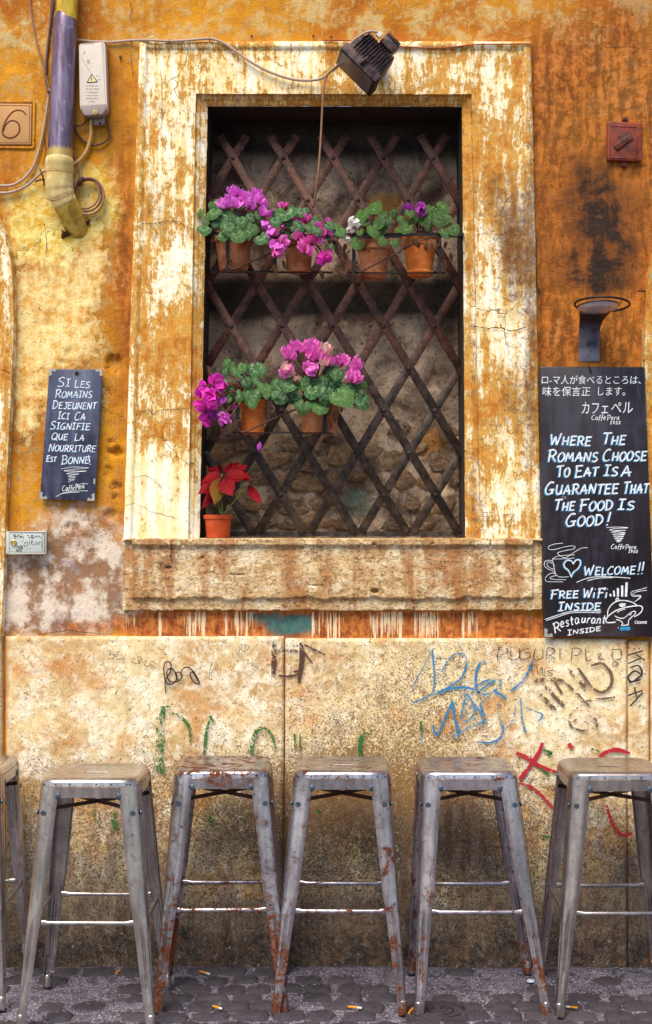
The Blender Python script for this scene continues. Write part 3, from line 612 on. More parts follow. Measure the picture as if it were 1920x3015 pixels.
def cob(seed):
    r = random.Random(seed); n = 14; vs = []; fs = []
    rad = []; n = 20; cs4 = [r.uniform(.86, 1.03) for _ in range(4)]
    for k in range(n):
        a = 2 * math.pi * k / n; c, s = math.cos(a), math.sin(a); q = (abs(c) ** 6 + abs(s) ** 6) ** (-1 / 6)
        t = (a / (math.pi / 2) - .5) % 4; i0 = int(t) % 4; ft = t - int(t); ft = ft * ft * (3 - 2 * ft); q *= cs4[i0] * (1 - ft) + cs4[(i0 + 1) % 4] * ft; rad.append((a, q * r.uniform(.975, 1.02)))
    for (f, z) in ((1.0, -.6), (1.0, .0), (.9, .55), (.62, .85)):
        for a, q in rad: vs.append((q * f * math.cos(a), q * f * math.sin(a), z + (r.uniform(-.35, .35) if z > .2 else 0)))
    vs.append((0, 0, .85))
    for j in range(3):
        for k in range(n): fs.append((j * n + k, j * n + (k + 1) % n, (j + 1) * n + (k + 1) % n, (j + 1) * n + k))
    for k in range(n): fs.append((3 * n + k, 3 * n + (k + 1) % n, 4 * n))
    o = mesh_obj('tmp', MB().add(vs, fs), M['cobble'], None, smooth=True); d = o.data; bpy.data.objects.remove(o); return d
COB = [cob(200 + i) for i in range(8)]
rc = random.Random(12); y = -.055; row = 0
while y > -1.02:
    hh = rc.uniform(.07, .09); x = -1.42 + rc.uniform(0, .1)
    while x < 1.42:
        wd = rc.uniform(.085, .125)
        cx_ = x + wd / 2; cy_ = y - hh / 2
        bare = vnoise(np.array([cx_ * 2.1 + 5]), np.array([cy_ * 4.0]), 91)[0]
        if rc.random() > .10 + .75 * (bare > .62):
            sink = rc.uniform(.001, .006) if bare < .5 else rc.uniform(.005, .009)
            link('cobblestone', COB[rc.randrange(8)], pave, Matrix.Translation((cx_ + rc.uniform(-.006, .006), cy_ + rc.uniform(-.01, .01), -.002 - sink)) @ Matrix.Rotation(rc.uniform(-.22, .22), 4, 'Z') @ Matrix.Diagonal((wd * .52, hh * .545, .017, 1)))
        x += wd + rc.uniform(.002, .016)
    y -= hh + rc.uniform(.004, .016); row += 1

# cast iron cover with scrolls
dc = thing('drain_cover', 'small square metal cover with raised scrollwork, set in the cobbles by the fourth stool', 'drain cover', (0, 0, 0))
cx0, cy0 = .36, -.52
mesh_obj('cover_plate', MB().box((cx0, cy0, .001), (.20, .17, .012)), flat('worn grey iron', srgb(78, 70, 76), .55, .3, .4, .6), dc)
scr = MB()
scr.tube([(cx0 + .092 * math.cos(a), cy0 + .075 * math.sin(a), .008) for a in np.linspace(0, 6.1, 22)], .0028, 5)
scr.tube([(cx0 + .06 * math.cos(a), cy0 + .048 * math.sin(a), .008) for a in np.linspace(0, 6.1, 18)], .0025, 5)
for k in range(4):
    a0 = k * math.pi / 2 + .4
    scr.tube([(cx0 + .035 * math.cos(a0) + .02 * (1 - t * .8) * math.cos(a0 + t * 7), cy0 + .028 * math.sin(a0) + .018 * (1 - t * .8) * math.sin(a0 + t * 7), .008) for t in np.linspace(0, 1, 12)], .0022, 5)
for sx_ in (-1, 1): scr.tube([(cx0 + sx_ * .095, cy0 - .08, .008), (cx0 + sx_ * .095, cy0 + .08, .008)], .003, 5)
mesh_obj('scrollwork', scr, flat('worn dark iron relief', srgb(52, 46, 50), .5, .3), dc, smooth=True)

# ---------------------------------------------------------------- bar stools
def stool(label, X, Y, mat, seed, lean=0.0, hb=.2065, depth=.207, ht=.79, rot=0.0, group='tall metal bar stools lined up along the wall'):
    T = thing('bar_stool', label, 'bar stool', (X, Y, 0.001), group); T.rotation_euler.z = rot
    sh = lambda v: Vector((v[0] + lean * (v[2] / ht - .0), v[1], v[2] * ht / .79))
    def emit(name, mb, m=mat, par=T, smooth=45):
        mb.v = [tuple(sh(v)) for v in mb.v]; return mesh_obj(name, mb, m, par, smooth=smooth)
    # seat: rings from the grip slot to the rolled rim
    HS = .160; n = 72; rings = []
    def sq(h, r, z, dz=0):
        ring = []
        for k in range(n):
            a = 2 * math.pi * (k + .5) / n; c, s = math.cos(a), math.sin(a); e = r; q = (abs(c) ** e + abs(s) ** e) ** (-1 / e)
            x, y = h * q * c, h * q * s; ring.append((x, y, z))
        return ring
    def slot(g, z):
        ring = []
        for k in range(n):
            a = 2 * math.pi * (k + .5) / n; c, s = math.cos(a), math.sin(a)
            ring.append(((.034 if c > 0 else -.034) * min(1, abs(c) * 2.5) + g * c, g * s, z))
        return ring
    rings = [slot(.0090, .7814), slot(.0090, .7822), slot(.0094, .7823), slot(.0102, .78235), slot(.02, .7824), sq(.075, 3, .7825), sq(.105, 4, .7835), sq(.124, 5, .7862), sq(.136, 5.5, .7896), sq(.144, 6, .7896), sq(.1515, 6.5, .7868), sq(.157, 7, .7820), sq(.1595, 7, .776), sq(.160, 7, .766), sq(.1605, 7, .7635), sq(.1588, 7, .7630), sq(.157, 7, .768)]
    mb = MB(); mb.add([v for r_ in rings for v in r_], [(i * n + k, i * n + (k + 1) % n, (i + 1) * n + (k + 1) % n, (i + 1) * n + k) for i in range(len(rings) - 1) for k in range(n)])
    seat = emit('seat', mb, smooth=True); emit('slot_shade_plate', MB().box((0, 0, .7808), (.090, .022, .0015)), M['rubber'], seat, False)  # added dark plate stands in for the shade inside the open slot
    dots = MB()
    for u in (-.138, -.105, -.055, .02, .072, .118, .140):
        dots.lathe([(.0028, 0), (.0026, .0008), (.001, .0012)], (u + rng.uniform(-.006, .006), -.1606, .7715), 8, Matrix.Rotation(R(90), 3, 'X'))
    emit('rim_dents', dots, M['dark_dot'], seat)
    # legs
    ZL = [.766, .74, .70, .62, .54, .46, .40, .36, .335, .31, .28, .24, .20, .16, .13, .10, .06, .03, .004]
    def width(z): return float(np.interp(z, [0, .10, .335, .40, .766], [.026, .031, .044, .050, .063]))
    def groove(z): return float(np.interp(z, [.10, .14, .30, .335], [0, 1, 1, 0]))
    for qx in (-1, 1):
        for qy in (-1, 1):
            vs = []; m_ = None
            for z in ZL:
                t = 1 - z / .766; cx_ = (.1575 + (hb + .014 - .1575) * t); cyy = (.1575 + (depth + .014 - .1575) * t); wd = width(z); r = min(.027, wd * float(np.interp(z, [.30, .40], [.20, .46]))); g = groove(z) * .0075
                pts = []
                us = np.linspace(wd, r, 17)
                bul = lambda u: -.0045 * math.sin(math.pi * max(0, (u - r) / (wd - r))) * (wd / .06)
                for u in us: pts.append((u, bul(u) + g * math.exp(-((u - wd * .43) / (wd * .10)) ** 2)))
                for k in range(1, 7):
                    a = math.pi / 2 * k / 7; pts.append((r - r * math.sin(a), r - r * math.cos(a)))
                for u in us[::-1]: pts.append((bul(u) + g * math.exp(-((u - wd * .43) / (wd * .10)) ** 2), u))
                if z < .12:   # lower end closes towards a tube
                    k_ = (0.12 - z) / .12; 
                th = .0018; inn = []
                for i, (u, v) in enumerate(pts):
                    a = pts[max(i - 1, 0)]; b = pts[min(i + 1, len(pts) - 1)]; du, dv = b[0] - a[0], b[1] - a[1]; L = math.hypot(du, dv); inn.append((u - dv / L * -th, v + du / L * -th) if False else (u + th * (-dv / L) * -1, v + th * (du / L) * -1))
                loop = pts + inn[::-1]; m_ = len(loop)
                for (u, v) in loop: vs.append((qx * (cx_ - u), qy * (cyy - v), z))
            fs = [(i * m_ + k, i * m_ + (k + 1) % m_, (i + 1) * m_ + (k + 1) % m_, (i + 1) * m_ + k) for i in range(len(ZL) - 1) for k in range(m_)]
            h = m_ // 2
            for e in (0, (len(ZL) - 1) * m_): fs += [(e + k, e + k + 1, e + m_ - 2 - k, e + m_ - 1 - k) for k in range(h - 1)]
            leg = emit('leg', MB().add(vs, fs))
            ft = MB().lathe([(.0135, .0), (.0145, .004), (.0145, .016), (.014, .045), (.0125, .05)], (qx * (hb + .001), qy * (depth + .001), 0), 16)
            emit('foot_cap', ft, mat, leg, True)
            emit('rubber_tip', MB().lathe([(.0125, -.001), (.0138, .001), (.0152, .006), (.0149, .009)], (qx * (hb + .001), qy * (depth + .001), 0), 16), M['rubber'], leg, True)
            bolt = MB()
            for (ax, bx_) in ((0, 1), (1, 0)):
                # round head near the outer edge of each face
                t = 1 - .68 / .766; ox = .159 + (hb + .014 - .159) * t; oy = .159 + (depth + .014 - .159) * t
                if ax == 0: c = (qx * (ox - .022), qy * (oy + .0005), .68); rot = Matrix.Rotation(R(90) * qy, 3, 'X') 
                else: c = (qx * (ox + .0005), qy * (oy - .022), .68); rot = Matrix.Rotation(R(90) * qx, 3, 'Y')
                bolt.lathe([(.0085, -.001), (.0085, .0016), (.006, .003), (.001, .0034)], c, 14, rot)
            emit('bolt_head', bolt, M['bolt'], leg, 40)
    # aprons, weld tabs, crossbars, braces
    for k in range(4):
        rot = Matrix.Rotation(k * math.pi / 2, 3, 'Z'); hw = .098
        mb = MB().box((0, -.1605, .7455), (hw * 2 + .004, .002, .034)); mb.box((0, -.157, .729), (hw * 2, .008, .002))
        mb.v = [tuple(rot @ Vector(v)) for v in mb.v]; ap = emit('apron', mb, smooth=False)
        wl = MB()
        for s_ in (-1, 1): wl.lathe([(.0075, -.001), (.0075, .0012), (.005, .003), (.001, .0036)], (s_ * .0975, -.1625, .733), 12, Matrix.Rotation(R(90), 3, 'X') @ Matrix.Diagonal((1, 1.5, 1)))
        wl.v = [tuple(rot @ Vector(v)) for v in wl.v]; emit('weld', wl, M['bolt'], ap, 40)
        z = .332; t = 1 - z / .766; ex = (.159 + ((hb if k % 2 == 0 else depth) + .014 - .159) * t) - .040; ey = (.159 + ((depth if k % 2 == 0 else hb) + .014 - .159) * t) - .010
        st = [(-ex, .0035, .010), (-ex + .016, .0035, .010), (-ex + .030, .0075, .0075), (ex - .030, .0075, .0075), (ex - .016, .0035, .010), (ex, .0035, .010)]
        vs = []; sg = 12
        for (x, ry, rz) in st:
            for q_ in range(sg): a = 2 * math.pi * q_ / sg; vs.append((x, -ey + ry * math.cos(a), z + rz * math.sin(a)))
        fs = [(i * sg + q_, i * sg + (q_ + 1) % sg, (i + 1) * sg + (q_ + 1) % sg, (i + 1) * sg + q_) for i in range(5) for q_ in range(sg)] + [tuple(range(sg)), tuple(5 * sg + q_ for q_ in range(sg))]
        mb = MB().add(vs, fs); mb.v = [tuple(rot @ Vector(v)) for v in mb.v]; emit('crossbar', mb, mat, T, 50)
    for s_ in (-1, 1):
        a = Vector((-.152 * s_, -.152, .688)); b = Vector((.152 * s_, .152, .688 if s_ > 0 else .690)); mb = MB().bar(a, b, .003, .013, (0, 0, 1))
        emit('brace', mb, M['brace'], T, False)
    return T
M['dark_dot'] = flat('dark rivet dot', srgb(52, 40, 48), .5, .5)
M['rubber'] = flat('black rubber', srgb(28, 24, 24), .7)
M['bolt'] = flat('blued steel bolt', srgb(92, 108, 124), .35, .8, .35, .5)
M['brace'] = flat('rusty brown flat steel', srgb(86, 60, 52), .5, .5, .4, .5)
T1, T2 = (.68, .62, .61), (.66, .61, .68)
stool('grey bar stool cut by the left edge of the photo, only its right side showing', -1.280, -.30, steel('clean steel a', 1, .05, T1), 1, lean=.035)
stool('clean silver bar stool in front of the left end of the slabs, free of rust', -.760, -.4825, steel('clean steel b', 2, .06, T1), 2, depth=.2, rot=R(-.8))
stool('rustiest bar stool, with brown peeling seat rim and badly rusted legs', -.350, -.322, steel('rusty steel c', 3, .43, T2), 3, rot=R(1.5))
stool('lightly rusted bar stool just right of the vertical slab joint, under the green paint mark', .047, -.337, steel('rusty steel d', 4, .27, T2), 4, lean=.008, rot=R(-1))
stool('rust speckled bar stool leaning left, in front of the blue graffiti', .512, -.345, steel('rusty steel e', 5, .22, T2), 5, lean=-.037, depth=.215)
stool('brownish grey clean bar stool in front of the red graffiti, cut off at the right', .967, -.365, steel('clean steel f', 6, .04, (.57, .50, .49)), 6)

# cigarette ends and a bottle cap on the ground
M['filter'] = flat('orange cigarette filter', srgb(216, 140, 20), .8); M['paper'] = flat('white cigarette paper', srgb(220, 214, 204), .8); M['ash'] = flat('burnt ash', srgb(60, 54, 50), .9)
def G(px, py): d = FOC * EYE / (py - YH); return Vector(((px - 960) * d / FOC, d - DW, 0))
def butt(label, a, b, f=.62, r=.0038):
    A, B = G(*a), G(*b); A.z = B.z = .0105
    t = thing('cigarette_end', label, 'cigarette end', (0, 0, 0), 'cigarette ends dropped on the cobbles')
    mid = A.lerp(B, f); tip = A.lerp(B, .93)
    mesh_obj('filter', MB().tube([A, mid], r, 10, False), M['filter'], t, smooth=40); 
    if f < .97: mesh_obj('paper', MB().tube([mid, tip], r * .96, 10, False), M['paper'], t, smooth=40); mesh_obj('ash_tip', MB().tube([tip, B], [r * .9, r * .5], 10, False), M['ash'], t, smooth=40)
butt('orange tipped cigarette end behind the rustiest stool, close to the wall', (589, 2869), (622, 2878)); butt('orange cigarette end on a dark cobble between the legs of the rustiest stool', (627, 2971), (657, 2981))
butt('longest cigarette end, lying level between the legs of the third whole stool', (1025, 2973), (1069, 2978)); butt('cigarette end lying against the foot of the stool at the right edge', (1701, 2977), (1665, 2973))
butt('short yellow stub between two rusty stool feet', (1204, 2992), (1216, 2978), .98); butt('dull brown cigarette stub beneath the clean silver stool', (342, 2873), (355, 2866), .98)
cp = G(1563, 2893); mesh = MB().lathe([(.013, 0), (.0145, .002), (.012, .006), (.003, .0072)], (cp.x, cp.y, .003), 20)
tag(mesh_obj('bottle_cap', mesh, flat('pale blue bottle cap', srgb(190, 205, 225), .4), None, smooth=40), 'small pale bottle cap on the pavement behind the leaning stool', 'bottle cap')
# ---------------------------------------------------------------- things fixed to the wall
def poly3(pts, y): return [P(a, b, y) if not isinstance(y, (list, tuple)) else P(a, b, y[i]) for i, (a, b) in enumerate(pts)]
M['white_plastic'] = flat('weathered white plastic', srgb(206, 196, 186), .45, 0, .1, .2, 25)
M['grey_plastic'] = flat('grey plastic', srgb(150, 136, 134), .5, 0, .15, .2)
M['brass'] = flat('brass', srgb(200, 170, 110), .35, .6)
M['ink'] = flat('black ink', srgb(24, 22, 26), .6); M['grey_ink'] = flat('faded grey print', srgb(128, 112, 108), .7)
M['cable_grey'] = flat('grey cable', srgb(176, 150, 138), .55, 0, .25, .3, 60); M['cable_dark'] = flat('dark cable', srgb(84, 56, 50), .55, 0, .3)
M['cable_yellow'] = flat('paint stained cable', srgb(196, 160, 96), .55, 0, .3, .3, 60); M['cable_brown'] = flat('brown cable', srgb(150, 108, 84), .5, 0, .3); M['wire_red'] = flat('rust red wire', srgb(150, 64, 34), .5)

# drainpipe
dp = thing('drainpipe', 'purple grey metal drainpipe with yellow top section, cream elbow and outlet into the wall', 'drainpipe')
def pipe_mat():
    m = NT('violet grey zinc pipe'); st = m.noise(1, 6, .7, vec=m.map((40, 40, 4))); n = m.noise(30, 5, .7); z = m.sep()[2]
    c = m.mix(m.ss(st, .35, .65), srgb(92, 72, 88), srgb(150, 134, 160)); c = m.mix(m.ss(n, .58, .68, 0, .5), c, srgb(186, 174, 204))
    lo = m.ss(m.add(z, m.mul(m.sub(n, .5), .03)), P(0, 472).z + .012, P(0, 458).z + .012); c = m.mix(lo, srgb(206, 178, 106), c)
    return m.done(c, .38, .6, m.bump(m.add(st, n), .3, .002))
M['pipe'] = pipe_mat()
def yel(name, a, b):
    m = NT(name); st = m.noise(1, 5, .7, vec=m.map((20, 20, 6))); n = m.noise(24, 5, .7)
    return m.done(m.mix(m.ss(m.add(st, m.mul(n, .5)), .6, .95), a, b), .6, 0, m.bump(n, .4, .002))
M['pipe_yellow'] = yel('yellow paint on pipe', srgb(170, 128, 10), srgb(214, 190, 60)); M['pipe_cream'] = yel('cream plastic elbow', srgb(196, 170, 104), srgb(236, 216, 160)); M['pipe_old'] = yel('stained yellow outlet', srgb(160, 118, 34), srgb(226, 196, 90))
py_ = -.062
def ptube(name, pts, r, mat, seg=28, smooth=False): return mesh_obj(name, MB().tube(pts, r, seg, smooth), mat, dp, smooth=60)
ptube('upper_pipe', [P(205, -330, py_), P(197, 60, py_)], PX(31, py_), M['pipe_yellow'])
ptube('pipe_section', [P(197, 52, py_), P(193, 58, py_), P(176, 474, py_)], [PX(33.5, py_), PX(34.5, py_), PX(37.5, py_)], M['pipe'])
ptube('coupling', [P(175.5, 464, py_), P(175.3, 470, py_), P(175, 486, py_), P(174.9, 488, py_), P(174.5, 530, py_)], [PX(38, py_), PX(41, py_), PX(41.5, py_), PX(40.6, py_), PX(41, py_)], M['pipe_cream'], 32)
ptube('elbow', [P(174.5, 528, py_), P(174.5, 545, py_), P(178, 566, py_ + .004), P(188, 590, py_ + .010), P(196, 606, py_ + .016)], [PX(41), PX(40.5), PX(39), PX(36), PX(33)], M['pipe_cream'], 32, True)
ptube('outlet', [P(186, 585, py_ + .008), P(205, 625, py_ + .024), P(236, 684, .03), P(250, 712, .09)], [PX(35), PX(36), PX(36), PX(34)], M['pipe_old'], 32)
ptube('coupling_band', [P(174.9, 503, py_), P(174.7, 512, py_)], PX(42, py_), yel('tan band', srgb(176, 146, 84), srgb(206, 180, 120)), 32)
mesh_obj('tie_wire', MB().tube(poly3([(134,582),(150,589),(178,586),(206,571),(214,562)], [-.06,-.105,-.115,-.108,-.06]), .0022, 6), M['cable_brown'], dp, smooth=True)
mr = MB()
for i in range(26):
    t = i / 25; p = P(186 + t * 72, 690 - 34 * t + 6 * math.sin(t * 3.1) , -.004); mr.lathe([(.001, -.008), (.012 + rng.random() * .008, -.002), (.008, .005), (.001, .009)], (p.x, p.y + .002, p.z + rng.uniform(-.004, .004)), 7, Matrix.Rotation(rng.random() * 3, 3, 'Y'))
tag(mesh_obj('rough_mortar', mr, flat('dark rough mortar', srgb(96, 58, 36), .95, 0, .5, .8), dp), kind='stuff')
ho = MB(); ho.tube(poly3([(131,548),(126,520),(118,498)], [.01,-.05,-.045]), .003, 6); ho.tube(poly3([(104,534),(118,530),(132,528)], [-.03,-.04,0.0]), .003, 6)
mesh_obj('wall_hook', ho, M['rust_iron'], dp, smooth=True)

# electricity box
eb = thing('electricity_box', 'tall white electrical box with a warning triangle, right of the drainpipe', 'electrical box')
def plate(name, quad, y0, y1, mat, par, r=.004, seg=3, round_px=0):
    pl = [(P(a, b).x, P(a, b).z) for a, b in quad]
    if round_px: pl = rounded(pl, PX(round_px))
    o = mesh_obj(name, MB().prism(pl, y0, y1), mat, par); 
    if r: bevel_obj(o, r, seg, 60)
    return o
def rounded(pl, r, n=5):
    out = []; m_ = len(pl)
    for i in range(m_):
        p = Vector((*pl[i], 0)); a = Vector((*pl[i - 1], 0)); b = Vector((*pl[(i + 1) % m_], 0))
        u = (a - p).normalized(); v = (b - p).normalized(); p0 = p + u * r; p1 = p + v * r
        for k in range(n + 1):
            t = k / n; q = p0 * (1 - t) ** 2 + p * 2 * t * (1 - t) + p1 * t * t; out.append((q.x, q.y))
    return out
plate('back_plate', [(243,148),(319,142),(327,330),(322,342),(252,340)], -.012, -.001, flat('rusty back plate', srgb(150, 92, 50), .8), eb, .002, 1, 6)
plate('cover', [(241,146),(310,141),(317,140),(323,330),(316,346),(252,350),(244,328)], -.062, -.012, M['white_plastic'], eb, .007, 3, 9)
plate('lower_cover', [(247,324),(321,320),(320,340),(310,353),(258,357),(248,342)], -.066, -.014, M['grey_plastic'], eb, .006, 3, 5)
c = P(281, 332, -.066); kn = mesh_obj('lock', MB().lathe([(.0095, 0), (.0095, .005), (.008, .007), (.001, .0075)], c, 20, Matrix.Rotation(R(90), 3, 'X')), M['brass'], eb, smooth=40)
mesh_obj('key_slot', MB().box((c.x, c.y - .008, c.z), (.0022, .002, .009)), M['ink'], kn)
plate('bracket', [(279,356),(311,353),(312,372),(280,375)], -.03, -.004, M['grey_plastic'], eb, .001, 1)
mesh_obj('key_hole', MB().lathe([(.005, 0), (.001, .001)], P(294, 364, -.0305), 10, Matrix.Rotation(R(90), 3, 'X')), M['ink'], eb)
def strokes_obj(name, L, wd, y, mat, par, jit=.3, sub=6, taper=True):
    mb = MB()
    for i, s_ in enumerate(L):
        wpx = wd
        if isinstance(s_, tuple): s_, wpx = s_
        q = cat2(s_, sub) if len(s_) > 2 else s_
        mb.ribbon([(P(a, b, y).x, P(a, b, y).z) for a, b in q], PX(wpx, y), y - i * 4e-5, jit=jit, taper=taper)
    return mesh_obj(name, mb, mat, par, fix=False)
mesh_obj('sticker', MB().prism([(P(a, b).x, P(a, b).z) for a, b in ((265,259),(294,256),(278,236))], -.0628, -.0622), flat('yellow white sticker', srgb(236, 214, 160), .5), eb)
tri = MB()
for a, b in (((265,259),(295,256)), ((295,256),(278,235)), ((278,235),(265,259))): tri.ribbon([(P(*a).x, P(*a).z), (P(*b).x, P(*b).z)], PX(2), -.0634, taper=False)
for a, b in (((279,242),(276,248)), ((276,248),(280,248)), ((280,248),(277,254))): tri.ribbon([(P(*a).x, P(*a).z), (P(*b).x, P(*b).z)], PX(1.3), -.0636, taper=False)
mesh_obj('warning_triangle', tri, M['ink'], eb, fix=False)
tx = MB()
def scribble_line(mb, x0, x1, y, h, wpx, yd, r):
    x = x0
    while x < x1:
        ww = r.uniform(1.2, 2.6)
        mb.ribbon([(P(x, y + r.uniform(-h, h) * .5).x, P(x, y).z), (P(x + ww, y).x, P(x, y + r.uniform(-h, h)).z)], PX(wpx), yd, taper=False); x += ww + (r.random() < .2) * 2
r_ = random.Random(3)
for (x0, x1, y) in ((254,262,170),(253,258,175),(264,272,193),(265,271,197),(265,277,201),(292,303,239),(296,304,250),(262,298,268),(262,298,277),(262,297,287),(262,296,296),(262,297,305),(270,289,314)): scribble_line(tx, x0, x1, y, 1.2, 1.1, -.0632, r_)
tx.ribbon([(P(249,187).x, P(249,187).z), (P(279,235).x, P(279,235).z)], PX(.9), -.0631, taper=False)
tx.ribbon([(P(249,146).x, P(249,147).z), (P(286,145).x, P(286,145).z)], PX(.9), -.0631, taper=False)
mesh_obj('small_print', tx, M['grey_ink'], eb, fix=False)

# cables
def cable(name, label, pts, y, r, mat, group=None, cat='cable'):
    yy = y if isinstance(y, (list, tuple)) else [y] * len(pts)
    o = mesh_obj(name, MB().tube(poly3(pts, yy), r, 8), mat, None, smooth=True); tag(o, label, cat, group); return o
cable('cable', 'thin dark cable slanting down from the top edge to the drainpipe', [(82,-60),(95,60),(112,140),(130,200),(141,245),(146,272)], -.012, .0030, M['cable_brown'])
cable('cable', 'dark brown cable of a close pair running down just left of the drainpipe top', [(163,-60),(158,0),(150,60),(141,140),(136,200),(136,245),(143,272)], [-.012,-.012,-.012,-.012,-.012,-.012,-.03], .0042, M['cable_dark'])
cable('cable', 'thinner pale cable of the pair beside the drainpipe top', [(152,-60),(149,10),(146,75),(138,140),(133,190),(135,240)], -.010, .0026, M['cable_brown'])
cable('cable', 'grey cable curving from behind the drainpipe down to the left edge under the number tile', [(146,262),(141,300),(130,370),(118,430),(98,490),(70,526),(38,544),(5,547),(-60,545)], [-.02,-.015,-.014,-.014,-.014,-.014,-.014,-.014,-.014], .0052, M['cable_grey'])
cable('cable', 'beige cable running from behind the pipe coupling to the left edge, lowest there', [(138,498),(128,504),(108,520),(84,543),(56,558),(26,567),(-10,568),(-60,567)], [-.02,-.03,-.03,-.022,-.016,-.014,-.014,-.014], .0050, M['cable_grey'])
cable('cable', 'long pale cable crossing from the drainpipe over the window frame to the floodlight', [(200,117),(228,117),(262,121),(330,124),(385,119),(440,118),(499,121),(560,118),(617,114),(651,123),(688,146),(735,180),(792,211),(855,232),(907,237),(949,230),(972,211),(990,196),(1006,180)], [-.03,-.014]+[-.012]*3+[-.036]*2+[-.036]*4+[-.04]*4+[-.05,-.07,-.11,-.15], .0050, M['cable_grey'])
cable('cable', 'grey cable hanging from the floodlight straight down across the window to the flowers', [(1004,186),(985,204),(968,214),(958,236),(952,270),(949,320),(945,400),(938,500),(931,556),(922,612)], [-.14,-.09,-.06,-.055,-.055,-.05,-.04,-.03,-.01,.02], .0040, M['cable_brown'])
cable('wire', 'thin rust red wire stapled along the top of the window frame right of the floodlight', [(950,118),(1000,119),(1045,121),(1100,126),(1170,136),(1210,139),(1270,142),(1330,139),(1400,131),(1480,130),(1563,129)], -.034, .0026, M['wire_red'], None, 'wire')
cable('cable', 'thick paint stained cable dropping from the electricity box to the drainpipe coupling', [(268,352),(267,370),(268,395),(262,425),(250,452),(232,473),(212,484)], [-.03,-.026,-.022,-.018,-.016,-.02,-.03], .0068, M['cable_yellow'])
cable('cable', 'dark cable looping under the electricity box bracket', [(313,352),(316,368),(322,388),(318,408),(300,422),(276,427),(252,419),(232,400),(216,375)], [-.03,-.02,-.014,-.012,-.012,-.012,-.012,-.014,-.03], .0040, M['cable_dark'])
cable('cable', 'short dark cable from the lower left corner of the electricity box to the drainpipe', [(254,354),(246,365),(232,370),(214,369)], [-.03,-.02,-.02,-.03], .0036, M['cable_dark'])
cl = thing('cable_coil', 'coil of spare brown cable tied beside the drainpipe elbow', 'cable coil')
lp = [(256,574,44,48,.15),(262,580,42,50,-.1),(252,570,40,44,.3),(259,577,47,54,.05)]
for i, (cx, cy, rx, ry, tl) in enumerate(lp):
    pts = []
    for k in range(14):
        a = 2 * math.pi * k / 14; x, y = rx * math.cos(a), ry * math.sin(a); pts.append(P(cx + x * math.cos(tl) - y * math.sin(tl), cy + x * math.sin(tl) + y * math.cos(tl), -.016 - .007 * i))
    mesh_obj('cable_loop', MB().tube(pts, .0040, 8, True, True), M['cable_brown'], cl, smooth=True)
mesh_obj('cable_tail', MB().tube(poly3([(214,440),(220,465),(230,490),(238,510),(236,530)], [-.03,-.02,-.018,-.02,-.03]), .0040, 8), M['cable_brown'], cl, smooth=True)
mesh_obj('tie', MB().tube([P(240, 521, -.05), P(236, 535, -.046), P(234, 541, -.01)], .010, 8), M['cable_dark'], cl, smooth=True)
st_ = MB()
for a, b in ((386,119),(617,114),(499,121)): st_.tube([P(a, b + 4, -.012), P(a - 1, b, -.044 if a > 400 else -.02), P(a, b - 6, -.012)], .0022, 6)
ns = thing('cable_clip', 'small clips nailed over the long pale cable', 'cable clip'); 
for k, (a, b) in enumerate(((386,119),(617,114),(499,121))):
    yb = -.002 if a < 410 else -.028
    mesh_obj('clip', MB().tube([P(a, b + 6, yb), P(a - 1, b + 1, yb - .016), P(a, b - 6, yb)], .0024, 6), M['cable_brown'], ns, smooth=True)
for k, (a, b) in enumerate(((742,110),(923,109),(975,112))):
    tag(mesh_obj('nail', MB().lathe([(.0016, -.01), (.0016, .012), (.005, .012), (.0045, .015), (.001, .0155)], P(a, b, -.004), 10, Matrix.Rotation(R(90), 3, 'X')), M['rust_iron'], None, smooth=40), 'rusty nail head in the wall, ' + ('leftmost of three above the window frame', 'middle one of three above the window frame', 'one nearest the floodlight above the window frame')[k], 'nail')
tag(mesh_obj('nail', MB().lathe([(.003, -.004), (.003, .001), (.006, .002), (.001, .004)], P(355, 168, -.006), 10, Matrix.Rotation(R(90), 3, 'X')), M['rust_iron'], None), 'small dark plug in the wall between the electricity box and the window frame', 'nail')

# number tile
nt = thing('number_tile', 'worn stone house number tile carved with a 6, at the left edge', 'house number')
plate('tile', [(-14,307),(95,308),(93,428),(-14,427)], -.011, .004, flat('pinkish stone tile', srgb(196, 148, 98), .9, 0, .4, .8, 9), nt, .0015, 2)
M['carve'] = flat('dark carved groove', srgb(96, 50, 24), .9)
six = cat2([(79,341),(70,331),(56,327),(40,332),(24,350),(13,374),(10,394),(16,404),(30,409),(46,405),(57,394),(60,378),(54,364),(42,358),(30,360),(18,372),(12,388)], 5)
mb = MB(); 
mb.ribbon([(P(a, b).x, P(a, b).z) for a, b in six], PX(5), -.0116); mesh_obj('digit', mb, M['carve'], nt, fix=False)
mb = MB()
for a, b in (((-12,313),(90,314)), ((90,314),(88,423)), ((88,423),(-12,423))): mb.ribbon([(P(*a).x, P(*a).z), (P(*b).x, P(*b).z)], PX(1.6), -.0114, taper=False)
mesh_obj('border_groove', mb, M['carve'], nt, fix=False)
fr = MB()
pts = [(-30,300),(101,300),(99,435),(-30,434)]
for i, (a, b) in enumerate(((pts[0], pts[1]), (pts[1], pts[2]), (pts[2], pts[3]))): fr.bar(P(*a, -.003), P(*b, -.003 - i * .0004), .009, .010)
o = mesh_obj('plaster_border', fr, M['plaster'], nt); bevel_obj(o, .002, 2)

